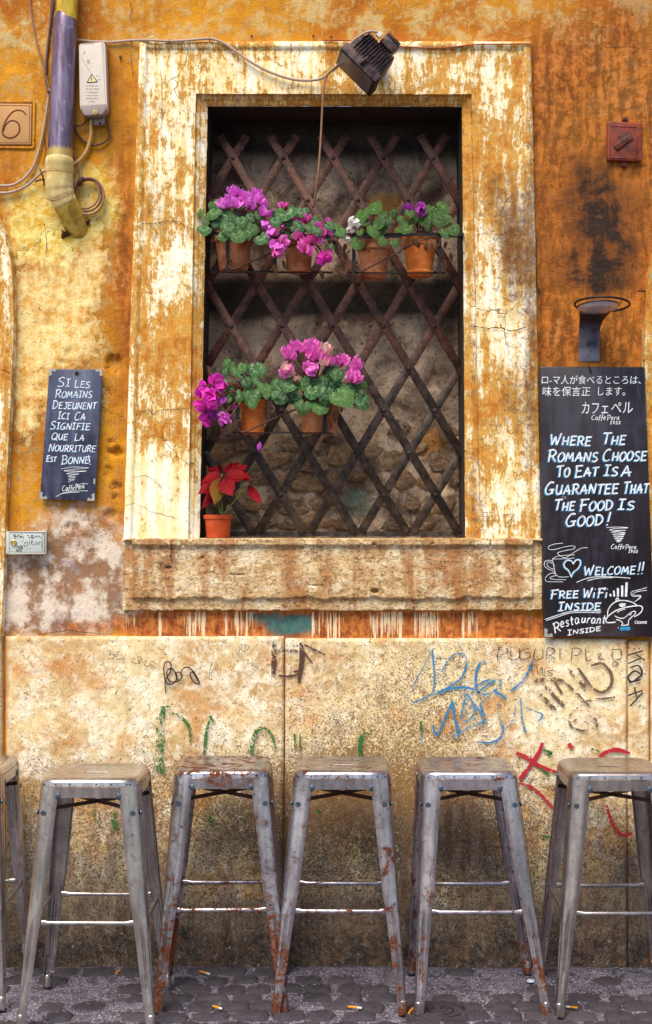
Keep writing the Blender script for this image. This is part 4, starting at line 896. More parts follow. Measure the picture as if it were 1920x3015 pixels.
# small meter box
mbx = thing('meter_box', 'small white wall box with round lock and black scribbled tags, low at the left', 'meter box')
plate('housing', [(25,1565),(139,1563),(138,1631),(25,1632)], -.046, -.002, flat('pale grey box', srgb(186, 190, 186), .4, 0, .08), mbx, .003, 2, 3)
plate('door', [(29,1569),(132,1568),(132,1627),(29,1628)], -.0485, -.046, flat('pale blue grey door', srgb(196, 206, 204), .35, 0, .06), mbx, .001, 2, 2)
fr = MB()
for a, b in (((26,1566),(136,1566)), ((136,1566),(135,1630)), ((135,1630),(26,1631)), ((26,1631),(26,1566))): fr.bar(P(*a, -.049), P(*b, -.0493), .0032, .004)
bevel_obj(mesh_obj('door_rim', fr, M['white_plastic'], mbx), .0008, 2)
c = P(41, 1598, -.049); mesh_obj('lock', MB().lathe([(.0108, 0), (.0108, .004), (.008, .006), (.006, .004), (.001, .004)], c, 20, Matrix.Rotation(R(90), 3, 'X')), M['brass'], mbx, smooth=40)
S = lambda L: [[(x / 5.11, 1530 + y / 5.11) for x, y in s_] for s_ in L]
strokes_obj('scribbled_tag', S([[(360,400),(395,405),(420,350),(380,345),(360,385),(365,410)],[(440,300),(450,390)],[(470,350),(500,330),(480,310),(470,350),(500,380),(520,375)],[(530,390),(550,330),(575,380),(600,330),(625,345),(628,430)],
    [(200,230),(215,260),(240,235),(215,228),(220,262),(265,250),(280,232),(300,258),(330,240),(300,270),(350,255),(345,285)],[(405,240),(430,235),(440,270),(475,262),(470,238),(500,240),(480,280),(530,262),(545,240),(560,262),(590,240),(600,270),(625,262)],
    [(240,470),(260,430),(250,410),(285,400),(275,450),(250,470),(290,470),(300,400),(320,395),(310,470),(330,460),(330,390),(345,440)]]), 1.5, -.0492, M['ink'], mbx)
strokes_obj('scratches', S([[(180,225),(350,222)],[(170,280),(300,285)],[(165,430),(165,480),(640,485)],[(165,430),(240,425)],[(350,290),(330,330),(360,320)],[(380,460),(440,430),(490,440)],[(570,455),(575,470)],[(630,460),(650,480)],[(250,285),(160,330),(170,390)]]), .8, -.0489, M['grey_ink'], mbx)

# red enamel plaque
pq = thing('utility_plaque', 'rust red metal plaque with ACEA raised on a diagonal bar, above the soot stain', 'plaque')
def red():
    m = NT('red oxide iron'); n = m.noise(26, 6, .7); f = m.noise(150, 3)
    c = m.mix(m.ss(n, .35, .7), srgb(92, 30, 14), srgb(146, 56, 28)); c = m.mix(m.ss(n, .62, .7), c, srgb(76, 26, 20)); return m.done(c, .6, 0, m.bump(m.add(n, m.mul(f, .4)), .4, .002))
M['red'] = red()
plate('body', [(1785,361),(1887,365),(1888,480),(1784,477)], -.022, -.002, M['red'], pq, .006, 3, 9)
inr = MB(); q4 = [(1797,371),(1876,374),(1876,467),(1796,464)]
for i in range(4): inr.bar(P(*q4[i], -.0225), P(*q4[(i + 1) % 4], -.0225 - .0002 * i), .0035, .003)
bevel_obj(mesh_obj('raised_frame', inr, M['red'], pq), .0008, 1)
for (a, b) in ((1840, 353), (1836, 487)):
    e = mesh_obj('fixing_ear', MB().lathe([(.011, 0), (.011, .006), (.009, .009), (.001, .0095)], P(a, b, -.002), 20, Matrix.Rotation(R(90), 3, 'X')), M['red'], pq, smooth=40)
    mesh_obj('screw', MB().lathe([(.007, 0), (.0065, .004), (.001, .005)], P(a, b, -.0115), 6, Matrix.Rotation(R(90), 3, 'X')), M['iron'], e, smooth=40)
def dark_red():
    m = NT('worn black centre'); n = m.noise(26, 6, .7); return m.done(m.mix(m.ss(n, .4, .6), srgb(60, 26, 20), srgb(110, 46, 32)), .6, 0, m.bump(n, .3, .002))
M['dred'] = dark_red()
rr = random.Random(4); bl = [(1836 + (22 + rr.uniform(-5, 7)) * math.cos(a) * (1.05 if math.cos(a) > 0 else .9), 420 + (27 + rr.uniform(-6, 6)) * math.sin(a)) for a in np.linspace(0, 2 * math.pi, 17)[:-1]]
mesh_obj('worn_patch', MB().prism([(P(a, b).x, P(a, b).z) for a, b in cat2(bl, 4, True)], -.0226, -.0215), M['dred'], pq)
A, B = P(1812, 436, -.026), P(1860, 399, -.026); lb = mesh_obj('label_bar', MB().bar(A, B, .024, .006), M['dred'], pq); bevel_obj(lb, .001, 1)
d = (B - A).normalized(); up = Vector((0, -1, 0)).cross(d) * -1
if up.z < 0: up = -up
LET = {'A': [[(0,0),(.5,1),(1,0)],[(.2,.4),(.8,.4)]], 'C': [[(1,.85),(.6,1),(.1,.8),(0,.5),(.1,.2),(.6,0),(1,.15)]], 'E': [[(1,1),(0,1),(0,0),(1,0)],[(0,.5),(.8,.5)]]}
for i, ch in enumerate('ACEA'):
    mb = MB()
    for s_ in LET[ch]:
        for k in range(len(s_) - 1):
            q = [A + d * (.006 + i * .0135 + s_[k + e][0] * .0092) + up * (s_[k + e][1] - .5) * .015 + Vector((0, -.0035, 0)) for e in (0, 1)]
            mb.bar(q[0], q[1], .0022, .003)
    mesh_obj('letter', mb, M['red'], lb)

# floodlight
fl = thing('floodlight', 'dark finned floodlight tilted over the top of the window frame', 'floodlight', P(1084, 178, -.16)); fl.scale = (.86, .86, .86)
ex = Vector((.715, .02, -.70)).normalized(); ey = Vector((.68, .16, .69)); ey = (ey - ex * ey.dot(ex)).normalized(); ez = ex.cross(ey)
if ez.y > 0: ez = -ez
RT = Matrix((ex, ey, ez)).transposed()
def fiber():
    m = NT('oxidised dark aluminium'); n = m.noise(40, 6, .7); f = m.noise(200, 3, .6)
    c = m.mix(m.ss(n, .4, .65), srgb(38, 26, 28), srgb(92, 70, 72)); c = m.mix(m.ss(m.noise(14, 4), .6, .7, 0, .6), c, srgb(120, 104, 112)); return m.done(c, .5, .4, m.bump(m.add(n, f), .5, .002))
M['alu'] = fiber()
def loc(mb): mb.v = [tuple(RT @ Vector(v)) for v in mb.v]; return mb
rim = mesh_obj('front_rim', loc(MB().box((0, -.058, 0), (.196, .042, .150))), M['alu'], fl); bevel_obj(rim, .003, 2)
mesh_obj('glass', loc(MB().box((0, -.0805, 0), (.172, .003, .128))), flat('dusty lamp glass', srgb(120, 104, 96), .15, 0, .2), fl)
vs = [(-.086,-.036,.062),(.086,-.036,.062),(.086,-.036,-.062),(-.086,-.036,-.062),(-.083,.03,.056),(.083,.03,.056),(.083,.03,-.056),(-.083,.03,-.056),(-.064,.075,.034),(.074,.075,.034),(.074,.075,-.034),(-.064,.075,-.034)]
fs = [(0,1,5,4),(1,2,6,5),(2,3,7,6),(3,0,4,7),(4,5,9,8),(5,6,10,9),(6,7,11,10),(7,4,8,11),(8,9,10,11),(0,3,2,1)]
hs = mesh_obj('housing', loc(MB().add(vs, fs)), M['alu'], fl); bevel_obj(hs, .004, 2)
for k in range(11):
    x = -.068 + k * .0135; t = k / 10
    fin = MB().add([(x, -.036, .060), (x, .078, .036), (x, .068, .048), (x, .036, .070), (x, -.036, .066), (x + .0022, -.036, .060), (x + .0022, .078, .036), (x + .0022, .068, .048), (x + .0022, .036, .070), (x + .0022, -.036, .066)], [(0,1,2,3,4),(9,8,7,6,5),(0,5,6,1),(1,6,7,2),(2,7,8,3),(3,8,9,4),(4,9,5,0)])
    mesh_obj('cooling_fin', loc(fin), M['alu'], fl)
jb = mesh_obj('junction_box', loc(MB().box((.018, .104, .012), (.072, .052, .058))), M['alu'], fl); bevel_obj(jb, .006, 3)
mesh_obj('lid_tube', loc(MB().tube([(-.014, .126, .040), (.052, .126, .040)], .008, 10, False)), M['alu'], jb, smooth=50)
mesh_obj('clip', loc(MB().tube([(.006, -.064, .076), (.006, -.056, .086), (.006, -.036, .086), (.006, -.024, .074)], .007, 8)), M['alu'], fl, smooth=True)
mesh_obj('lead', loc(MB().tube([(-.03, .098, .02), (-.055, .10, .03), (-.082, .07, .03), (-.098, .02, .01), (-.10, -.03, -.01), (-.104, -.06, -.04)], .0055, 8)), M['cable_grey'], fl, smooth=True)
mesh_obj('white_connector', loc(MB().box((-.034, .092, .05), (.018, .024, .014))), M['white_plastic'], fl)
mesh_obj('arm', MB().bar(Vector((.03, .02, .03)), Vector((.06, .16, .03)), .03, .006, (0, 0, 1)), M['alu'], fl)
mesh_obj('arm_plate', MB().box((.055, .127, .03), (.06, .006, .06)), M['alu'], fl)

# torch shaped wall lamp
tl = thing('wall_uplighter', 'dark curved metal wall lamp with a round glass dish and ring, under the soot stain', 'wall lamp')
def zinc():
    m = NT('dull lead grey metal'); st = m.noise(1, 5, .7, vec=m.map((60, 60, 9))); n = m.noise(16, 5, .65)
    z = m.sep()[2]; c = m.mix(m.ss(n, .35, .65), srgb(62, 58, 68), srgb(120, 116, 130)); c = m.mix(m.ss(m.add(z, m.mul(m.sub(n, .5), .06)), P(0, 975).z, P(0, 950).z, 0, .85), c, srgb(44, 24, 20)); return m.done(c, .45, .3, m.bump(m.add(st, n), .3, .0015))
M['zinc'] = zinc()
prof = [(1064,-.004,31,0),(1030,-.005,30.5,0),(990,-.008,30.5,0),(965,-.016,31,2),(945,-.034,34,6),(930,-.066,40,12),(922,-.105,44,16),(918,-.14,46,18)]
vs = []; fs = []
for i, (py0, yy, hw, sh_) in enumerate(prof):
    for k in range(7):
        u = -1 + k / 3; p = P(1735 + sh_ + u * hw, py0, yy); vs.append((p.x, yy - .012 * (1 - u * u) * (i > 2), p.z))
n1 = len(vs); vs += [(a, b + .004, c_) for a, b, c_ in vs]
for i in range(len(prof) - 1):
    for k in range(6):
        q = (i * 7 + k, i * 7 + k + 1, (i + 1) * 7 + k + 1, (i + 1) * 7 + k); fs += [q, tuple(x + n1 for x in q)[::-1]]
    for k in (0, 6): a = i * 7 + k; fs.append((a, a + 7, a + 7 + n1, a + n1))
mesh_obj('bracket', MB().add(vs, fs), M['zinc'], tl, smooth=50)
mesh_obj('bolt', MB().lathe([(.005, 0), (.005, .002), (.001, .003)], P(1733, 1013, -.0175), 8, Matrix.Rotation(R(90), 3, 'X')), M['iron'], tl, smooth=40)
c = P(1761, 905, -.155); tilt = Matrix.Rotation(R(-7), 3, 'X') @ Matrix.Rotation(R(-2), 3, 'Y')
gl = NT('ribbed frosted glass'); nn = gl.noise(1, 3, .6, vec=gl.map((120, 30, 30))); M['dish'] = gl.done(gl.mix(nn, srgb(150, 140, 150), srgb(235, 230, 240)), .2, .35, gl.bump(nn, .5, .002))
mesh_obj('glass_dish', MB().lathe([(.072, .002), (.066, -.007), (.04, -.013), (.001, -.015)], c, 32, tilt, False), M['dish'], tl, smooth=True)
mesh_obj('dish_rim', MB().tube([c + tilt @ Vector((.0735 * math.cos(a), .0735 * math.sin(a), .004)) for a in np.linspace(0, 2 * math.pi, 33)[:-1]], .0025, 6, False, True), M['zinc'], tl, smooth=True)
c2 = P(1773, 896, -.16); t2 = Matrix.Rotation(R(-6.5), 3, 'X') @ Matrix.Rotation(R(2.5), 3, 'Y')
mesh_obj('outer_ring', MB().tube([c2 + t2 @ Vector((.096 * math.cos(a), .096 * math.sin(a), 0)) for a in np.linspace(0, 2 * math.pi, 41)[:-1]], .0042, 8, False, True), M['iron'], tl, smooth=True)
tag(mesh_obj('iron_peg', MB().tube([P(1588, 850, .01), P(1588, 852, -.03), P(1589, 862, -.034)], .003, 6), M['iron'], None, smooth=True), 'bent iron peg in the wall left of the soot stain', 'peg')
tag(mesh_obj('iron_peg', MB().tube([P(1903, 856, .01), P(1894, 857, -.05), P(1878, 856, -.055)], .003, 6), M['iron'], None, smooth=True), 'thin iron peg on the right doorway edge, level with the lamp', 'peg')
# ---------------------------------------------------------------- potted flowers
def terracotta(name, a, b, dirt=.3):
    m = NT(name); v = m.off(); n = m.noise(18, 6, .7, vec=v); st = m.noise(1, 5, .7, vec=m.map((30, 30, 7))); f = m.noise(160, 3)
    c = m.mix(m.ss(n, .35, .65), a, b); c = m.mix(m.ss(st, .55, .68, 0, dirt), c, srgb(110, 96, 84)); c = m.mix(m.ss(n, .6, .72, 0, dirt), c, srgb(70, 44, 30)); return m.done(c, .8, 0, m.bump(m.add(n, m.mul(f, .4)), .4, .002))
M['terra'] = terracotta('bright terracotta', srgb(196, 96, 30), srgb(226, 130, 54), .25); M['terra_old'] = terracotta('weathered terracotta', srgb(154, 82, 46), srgb(202, 134, 92), .5)
M['pot_plastic'] = terracotta('orange plastic pot', srgb(190, 70, 22), srgb(208, 86, 34), .15); M['soil'] = flat('dark soil', srgb(46, 32, 26), .95, 0, .5, .9, 60)
def leaf_mat(name, dk, lt, silver):
    m = NT(name); s = m.sep(); x, y = s[0], m.sub(s[1], .12)
    r = m.ma('SQRT', m.add(m.mul(x, x), m.mul(y, y))); a = m.ma('ARCTAN2', x, y); n = m.noise(9, 4, .7, vec=m.off()); nb = m.noise(30, 4, .7, vec=m.off())
    vein = m.ss(m.ma('ABSOLUTE', m.ma('SINE', m.add(m.mul(a, 4.5), m.mul(m.sub(n, .5), 1.5)))), .0, .35, 1, 0)
    band = m.mul(m.ss(m.add(r, m.mul(m.sub(nb, .5), .35)), .16, .28), m.ss(m.add(r, m.mul(m.sub(nb, .5), .35)), .46, .36))
    col = m.mix(m.ss(n, .35, .65), dk, lt); pt = m.ma('MAXIMUM', m.mul(m.mul(band, m.ss(n, .4, .6)), silver * .8), m.mul(vein, silver * .5)); col = m.mix(m.mul(pt, m.ss(nb, .35, .6, .5, 1)), col, srgb(168, 204, 164))
    col = m.mix(m.ss(m.rnd(), .4, 1, 0, .5), col, srgb(74, 112, 30)); m.put(m.b.inputs['Subsurface Weight'], 0.0)
    return m.done(col, .42, 0, m.bump(m.sub(m.mul(n, .6), vein), .5, .03))
M['leaf'] = leaf_mat('silver marbled cyclamen leaf', srgb(14, 54, 26), srgb(66, 120, 50), .8); M['leaf_dark'] = leaf_mat('dark cyclamen leaf', srgb(20, 52, 12), srgb(70, 108, 22), .35)
def petal_mat(name, a, b, base):
    m = NT(name); s = m.sep(); n = m.noise(1, 4, .6, vec=m.map((14, 14, 2.5), (0, 0, 0), m.off()))
    col = m.mix(m.ss(n, .3, .7), a, b); col = m.mix(m.ss(s[2], .25, .02), col, base); col = m.mix(m.mul(m.rnd(), .3), col, b)
    m.done(col, .6, 0, m.bump(n, .3, .02), Specular_IOR_Level=.2); tr = m.n('ShaderNodeBsdfTranslucent'); m.put(tr.inputs[0], col); mx = m.n('ShaderNodeMixShader'); mx.inputs[0].default_value = .3
    m.t.links.new(m.b.outputs[0], mx.inputs[1]); m.t.links.new(tr.outputs[0], mx.inputs[2]); m.t.links.new(mx.outputs[0], m.out.inputs[0]); return m.m
M['p_lilac'] = petal_mat('lilac pink petal', srgb(228, 80, 220), srgb(250, 156, 244), srgb(150, 24, 130)); M['p_pink'] = petal_mat('strong pink petal', srgb(238, 56, 176), srgb(250, 150, 220), srgb(190, 16, 110))
M['p_mag'] = petal_mat('magenta petal', srgb(220, 26, 186), srgb(242, 90, 214), srgb(120, 8, 90)); M['p_rose'] = petal_mat('rose pink petal', srgb(240, 72, 204), srgb(252, 160, 232), srgb(160, 16, 100))
M['p_white'] = petal_mat('white petal', srgb(236, 232, 230), srgb(246, 244, 244), srgb(200, 120, 130)); M['p_violet'] = petal_mat('violet petal', srgb(170, 50, 170), srgb(196, 90, 200), srgb(90, 10, 90)); M['p_blush'] = petal_mat('faded blush petal', srgb(236, 170, 180), srgb(244, 214, 200), srgb(200, 60, 120))
M['bract'] = petal_mat('crimson bract', srgb(118, 0, 12), srgb(158, 3, 22), srgb(60, 0, 8)); M['bract_green'] = petal_mat('green orange bract', srgb(150, 70, 20), srgb(104, 96, 28), srgb(140, 40, 20))
M['stem_red'] = flat('red brown stem', srgb(120, 52, 44), .6); M['stem_green'] = flat('green stem', srgb(110, 120, 40), .6); M['withered'] = flat('withered brown leaf', srgb(110, 72, 46), .9, 0, .5, .6, 30)

def petal_mesh(mat, seed=0, wide=.78):
    r = random.Random(seed); nu, nv = 8, 5; vs = []; tw = r.uniform(-.5, .5)
    for i in range(nu + 1):
        u = i / nu; wd = wide * (math.sin(math.pi * min(.97, .04 + .90 * u ** 1.15))) ** .6 * .5 + .03
        for k in range(nv):
            v = -1 + 2 * k / (nv - 1); a = tw * u
            x = v * wd; y = -.10 * math.sin(u * 2.4) - .14 * v * v * wd * 2 + .03 * math.sin(u * 7 + v * 3)
            vs.append((x * math.cos(a) - y * math.sin(a), x * math.sin(a) + y * math.cos(a), u * (1 - .16 * v * v * u)))
    fs = [(i * nv + k, i * nv + k + 1, (i + 1) * nv + k + 1, (i + 1) * nv + k) for i in range(nu) for k in range(nv - 1)]
    o = mesh_obj('tmp', MB().add(vs, fs), mat, None, smooth=True, fix=False); d = o.data; bpy.data.objects.remove(o); return d
PETAL = {}
def petals(key): 
    if key not in PETAL: PETAL[key] = [petal_mesh(M[key], s_) for s_ in range(4)]
    return PETAL[key]
def leaf_mesh(mat, seed):
    r = random.Random(seed); n = 26; vs = [(0, .0, 0)]; fs = []; nr = 4
    def rad(a):   # heart outline, a=0 towards the tip (+Y)
        b = abs(a) / math.pi; return (.62 + .10 * math.cos(a * 1) + .10 * max(0, 1 - abs(a) / .5) - .46 * max(0, (b - .86) / .14) ** 1.2) * (1 + .025 * math.sin(a * 13 + seed))
    ph = r.uniform(0, 6)
    for j in range(1, nr + 1):
        for k in range(n):
            a = -math.pi + 2 * math.pi * (k + .5) / n; q = rad(a) * j / nr
            z = -.28 * (j / nr) ** 2 * (.6 + .4 * math.cos(a)) + .06 * math.sin(a * 3 + ph) * (j / nr) ** 2 + .10 * abs(math.sin(a)) * (j / nr)
            vs.append((q * math.sin(a), q * math.cos(a) * 1.02 + .12 * (j / nr), z))
    for k in range(n): fs.append((0, 1 + k, 1 + (k + 1) % n)) if k < n - 1 else None
    for j in range(nr - 1):
        for k in range(n - 1): fs.append((1 + j * n + k, 1 + (j + 1) * n + k, 1 + (j + 1) * n + k + 1, 1 + j * n + k + 1))
    o = mesh_obj('tmp', MB().add(vs, fs), mat, None, smooth=True, fix=False); d = o.data; bpy.data.objects.remove(o); return d
LEAF = {k: [leaf_mesh(M[k], s_) for s_ in range(4)] for k in ('leaf', 'leaf_dark')}
def frame(nrm, tip):
    z = Vector(nrm).normalized(); y = Vector(tip); y = (y - z * y.dot(z)).normalized(); x = y.cross(z); return Matrix((x, y, z)).transposed().to_4x4()
def cyclamen(label, c, flowers, leaves, pk, lk='leaf', seed=1, pots=(), group='potted cyclamens in the window racks', fl_up=True):
    """c: (px, py, depth) of the crown; flowers: (px, py, size px, angle deg of the petals' direction, depth[, key]); leaves: (px, py, size px, depth)"""
    r = random.Random(seed); T = thing('potted_cyclamen', label, 'potted plant', P(*c), group); O = P(*c)
    for (px, pt, pb, rt, rb, dep, mk, kind) in pots:
        top, bot = P(px, pt, dep), P(px, pb, dep); h = top.z - bot.z; a, b = PX(rt, dep), PX(rb, dep)
        prof = [(b * .3, 0.002), (b * .95, 0), (b, .003), (a * .90, h * .74), (a * .97, h * .75), (a, h * .77), (a, h * .98), (a * .97, h), (a * .88, h), (a * .86, h * .9)]
        if kind == 'sunk': prof = [(b * .3, 0.002), (b * .8, 0), (b, .008), (b * 1.06, .016), (b * .98, .022), (a * .9, h * .74), (a, h * .77), (a, h), (a * .88, h), (a * .86, h * .9)]
        po = mesh_obj('pot', MB().lathe(prof, bot - O, 36, None, True), M[mk], T, smooth=40)
        mesh_obj('soil', MB().lathe([(a * .86, h * .93), (a * .5, h * .96), (.001, h * .965)], bot - O, 20, None, False), M['soil'], po, smooth=True)
    stems = []
    for f in flowers:
        px, py, s_, ang, dep = f[:5]; key = f[5] if len(f) > 5 else pk
        L = PX(s_, dep) * .54; base = P(px - math.cos(R(ang)) * s_ * .3, py + math.sin(R(ang)) * s_ * .3, dep) - O; a = R(ang); up = Vector((math.cos(a), -.22 + r.uniform(-.25, .25), math.sin(a))).normalized()
        st = MB(); mid = base * .5 + Vector((0, -.02, .02 + .02 * abs(base.x))); st.tube([Vector((0, 0, 0)), mid, base - up * L * .02 + Vector((0, .004, 0))], .0018, 5); st.lathe([(.0005, -.006), (.005, -.002), (.006, .004), (.002, .009)], base, 8, frame(up, (1, .2, 0)).to_3x3())
        fo = mesh_obj('flower', st, M['stem_red'], T, smooth=True)
        F = frame(up, (0, -1, .1)); ph = r.uniform(0, 1.2); spread = r.uniform(.18, .5)
        for k in range(5):
            th = ph + k * 2 * math.pi / 5 + r.uniform(-.2, .2)
            mt = Matrix.Translation(base) @ F @ Matrix.Rotation(th, 4, 'Z') @ Matrix.Rotation(spread + r.uniform(-.15, .2), 4, 'X') @ Matrix.Rotation(r.uniform(-.5, .5), 4, 'Z') @ Matrix.Scale(L * r.uniform(.85, 1.1), 4)
            link('petal', petals(key)[r.randrange(4)], fo, mt)
    st = MB()
    for (px, py, s_, dep) in leaves:
        L = PX(s_, dep); p = P(px, py, dep) - O; out = Vector((p.x * 1.3, -.4, -.05 - abs(p.x) * .4 + r.uniform(-.05, .05)))
        nrm = Vector((r.uniform(-.6, .6) + p.x * 1.2, -.75 + r.uniform(-.3, .3), .55 + r.uniform(-.6, .4))); tip = Vector((p.x * 2.2 + r.uniform(-.25, .25), -.25, -.32 + r.uniform(-.3, .25)))
        mt = Matrix.Translation(p) @ frame(nrm, tip) @ Matrix.Scale(L * r.uniform(.62, 1.2), 4)
        link('leaf', LEAF[lk][r.randrange(4)], T, mt)
        st.tube([Vector((r.uniform(-.01, .01), r.uniform(-.01, .01), -.01)), p * .5 + Vector((0, 0, .012)), p + Vector((0, .004, -.003))], .0016, 5)
    if leaves: mesh_obj('leaf_stalks', st, M['stem_red'], T, smooth=True)['kind'] = 'stuff'
    return T
def withered(T, O, pts, seed=3):
    r = random.Random(seed)
    for (px, py, s_, dep) in pts:
        p = P(px, py, dep) - O; mt = Matrix.Translation(p) @ frame((r.uniform(-.8, .8), -1, r.uniform(-.4, .4)), (r.uniform(-.3, .3), 0, -1)) @ Matrix.Diagonal((PX(s_) * .5, PX(s_) * 1.1, PX(s_) * 1.4, 1))
        link('withered_leaf', WITH[r.randrange(4)], T, mt)
WITH = [leaf_mesh(M['withered'], 40 + s_) for s_ in range(4)]
q4 = lambda x, y: (560 + x / 1.825, 480 + y / 1.825)
q5 = lambda x, y: (540 + x / 2.555, 900 + y / 2.555)
def F4(L): return [(*q4(a, b), *r) for a, b, *r in L]
def F5(L): return [(*q5(a, b), *r) for a, b, *r in L]
rl = random.Random(77)
def L4(L, d0=-.05): return [(*q4(a, b), s_ / 1.825, d0 + rl.uniform(-.03, .03) - .0004 * (b - 280)) for a, b, s_ in L]
def L5(L, d0=-.05): return [(*q5(a, b), s_ / 2.555, d0 + rl.uniform(-.03, .03) - .0003 * (b - 600)) for a, b, s_ in L]

T = cyclamen('fullest cyclamen with lilac pink flowers, leftmost on the top rack', (686, 690, .045),
    F4([(160,205,48,150,-.02),(185,215,60,110,-.04),(215,180,60,95,-.01),(245,150,62,90,.0),(245,205,70,80,-.05),(290,170,60,60,.0),(310,190,66,100,-.04),(330,215,66,60,-.06),(345,165,60,95,.0),(375,185,66,70,-.02),(395,210,60,40,-.03),(405,250,72,75,-.06),(325,235,50,250,-.06),(275,190,56,120,-.02),(225,135,46,100,.01),(360,150,50,80,.01)]),
    L4([(60,255,58),(85,295,76),(75,345,74),(150,215,74),(135,255,66),(140,315,66),(170,280,70),(175,375,74),(205,330,62),(215,250,60),(225,290,56),(265,250,80),(270,300,56),(275,340,80),(320,280,62),(345,300,60),(335,335,76),(380,390,76),(365,265,60),(305,375,60),(250,380,60),(180,240,60),(120,220,50)]), 'p_lilac', 'leaf', 1, [(688,688,798,58,42,.045,'terra_old','')])
withered(T, P(686, 690, .045), [(*q4(325, 420), 16, -.05), (*q4(345, 240), 22, -.06), (*q4(125, 400), 18, -.03), (*q4(125, 530), 12, -.02), (*q4(370, 250), 20, -.07)], 5)
T = cyclamen('strong pink cyclamen trailing its flowers over the top rack, second from left', (872, 700, .05),
    F4([(515,220,44,80,-.03),(485,225,34,150,-.01,'p_rose'),(625,290,56,80,-.04),(560,300,50,110,-.04),(585,330,56,60,-.07),(575,380,60,100,-.08),(600,440,66,135,-.10),(640,460,66,50,-.10),(620,410,56,100,-.09),(650,395,50,70,-.08),(690,330,48,80,-.06,'p_rose'),(690,420,54,270,-.08,'p_rose'),(700,370,56,110,-.07),
        (765,365,52,10,-.07,'p_rose'),(750,310,40,30,-.05,'p_rose'),(735,500,60,60,-.09,'p_mag'),(700,520,58,200,-.09,'p_mag'),(755,490,50,10,-.08),(415,345,56,260,-.07,'p_lilac'),(440,385,60,290,-.09,'p_lilac'),(460,365,50,60,-.08),(450,440,58,230,-.10,'p_lilac'),(475,460,56,250,-.11,'p_lilac'),(465,490,50,265,-.11),(510,410,54,40,-.09,'p_rose'),(515,440,46,330,-.09,'p_rose'),(500,345,40,270,-.07),(720,350,44,140,-.06)]),
    L4([(470,255,66),(515,260,86),(455,300,60),(525,310,50),(560,245,60),(600,250,60),(640,330,60),(680,350,50),(790,340,66),(500,375,54),(550,385,50),(755,440,46),(665,300,50),(740,330,50),(800,360,50),(560,340,50)]), 'p_pink', 'leaf', 2, [(880,700,803,44,36,.05,'terra_old','')])
withered(T, P(872, 700, .05), [(*q4(460, 555), 22, -.04), (*q4(500, 535), 20, -.05), (*q4(705, 590), 22, -.04), (*q4(830, 450), 18, -.05), (*q4(800, 575), 22, -.02), (*q4(850, 560), 22, -.02)], 6)
T = cyclamen('white flowered cyclamen in a dusty pot, third from left on the top rack', (1098, 706, .05),
    F4([(870,325,50,120,-.08,'p_white'),(875,315,56,40,-.07,'p_white'),(895,325,50,350,-.08,'p_white'),(860,360,44,230,-.08,'p_white'),(995,265,36,60,-.03,'p_white'),(1115,280,16,80,-.01,'p_white'),(840,410,36,240,-.07,'p_white')]),
    L4([(965,235,80),(925,265,70),(1060,290,100),(985,350,84),(1120,350,72),(1025,330,70),(910,365,50),(905,420,60),(1090,420,56),(1045,410,50),(1085,265,70),(940,300,60),(1150,300,60),(1010,310,60)]), 'p_white', 'leaf_dark', 3, [(1100,712,822,50,37,.05,'terra_old','sunk')])
withered(T, P(1098, 706, .05), [(*q4(830, 490), 20, -.03), (*q4(940, 440), 20, -.03), (*q4(960, 460), 14, -.05), (*q4(835, 440), 16, -.06)], 7)
T = cyclamen('cyclamen with two upright violet flowers in bright terracotta, rightmost on the top rack', (1236, 696, .045),
    F4([(1170,235,50,95,-.04),(1180,235,42,70,-.03),(1235,225,44,95,-.04),(1235,250,50,280,-.05),(1255,255,30,20,-.04),(1240,275,40,265,-.04)]),
    L4([(1180,260,66),(1290,235,70),(1330,240,84),(1355,275,80),(1280,325,44),(1385,325,66),(1410,345,70),(1300,280,60),(1170,340,50),(1370,360,60),(1210,290,56),(1330,300,60),(1250,300,50)]), 'p_violet', 'leaf_dark', 4, [(1236,696,816,52,37,.045,'terra','sunk')])
withered(T, P(1236, 696, .045), [(*q4(1165, 410), 22, -.06), (*q4(1200, 415), 20, -.07), (*q4(1225, 425), 20, -.07), (*q4(1265, 440), 20, -.07), (*q4(1285, 425), 22, -.07), (*q4(1310, 420), 20, -.06), (*q4(1140, 440), 18, -.05), (*q4(1400, 495), 20, -.02), (*q4(1365, 530), 22, .0), (*q4(1375, 430), 16, .0)], 8)
T = cyclamen('magenta cyclamen spilling over the frame, leftmost on the lower rack', (745, 1178, .05),
    F5([(130,610,66,150,-.07),(120,640,66,110,-.08),(150,650,60,250,-.08),(250,540,70,95,-.05),(265,570,66,60,-.06),(290,610,66,320,-.08),(270,600,60,200,-.07),(200,640,70,100,-.10),(195,680,70,180,-.11),(205,720,76,60,-.12),(180,700,60,270,-.11),(230,720,66,330,-.11),(130,760,66,160,-.09),(110,760,56,220,-.08),(150,850,58,190,-.08),(170,880,56,160,-.08),
        (215,830,58,250,-.08,'p_violet'),(290,850,66,180,-.09,'p_lilac'),(310,870,66,290,-.10,'p_lilac'),(330,850,50,340,-.09,'p_lilac'),(210,560,44,120,-.04),(290,720,56,255,-.08,'p_violet'),(385,760,30,265,-.03,'p_violet')]),
    L5([(355,430,86),(400,480,90),(310,490,66),(445,450,80),(545,455,110),(590,480,80),(470,565,120),(615,600,116),(525,640,110),(345,590,80),(395,660,90),(370,640,80),(340,690,80),(620,665,66),(510,720,76),(430,520,80),(560,560,80),(300,560,60)]), 'p_mag', 'leaf', 5, [(744,1172,1278,38,34,.05,'terra','')])
withered(T, P(745, 1178, .05), [(*q5(395, 890), 22, -.04), (*q5(290, 930), 18, -.03), (*q5(420, 780), 16, -.03), (*q5(190, 470), 20, .05)], 9)
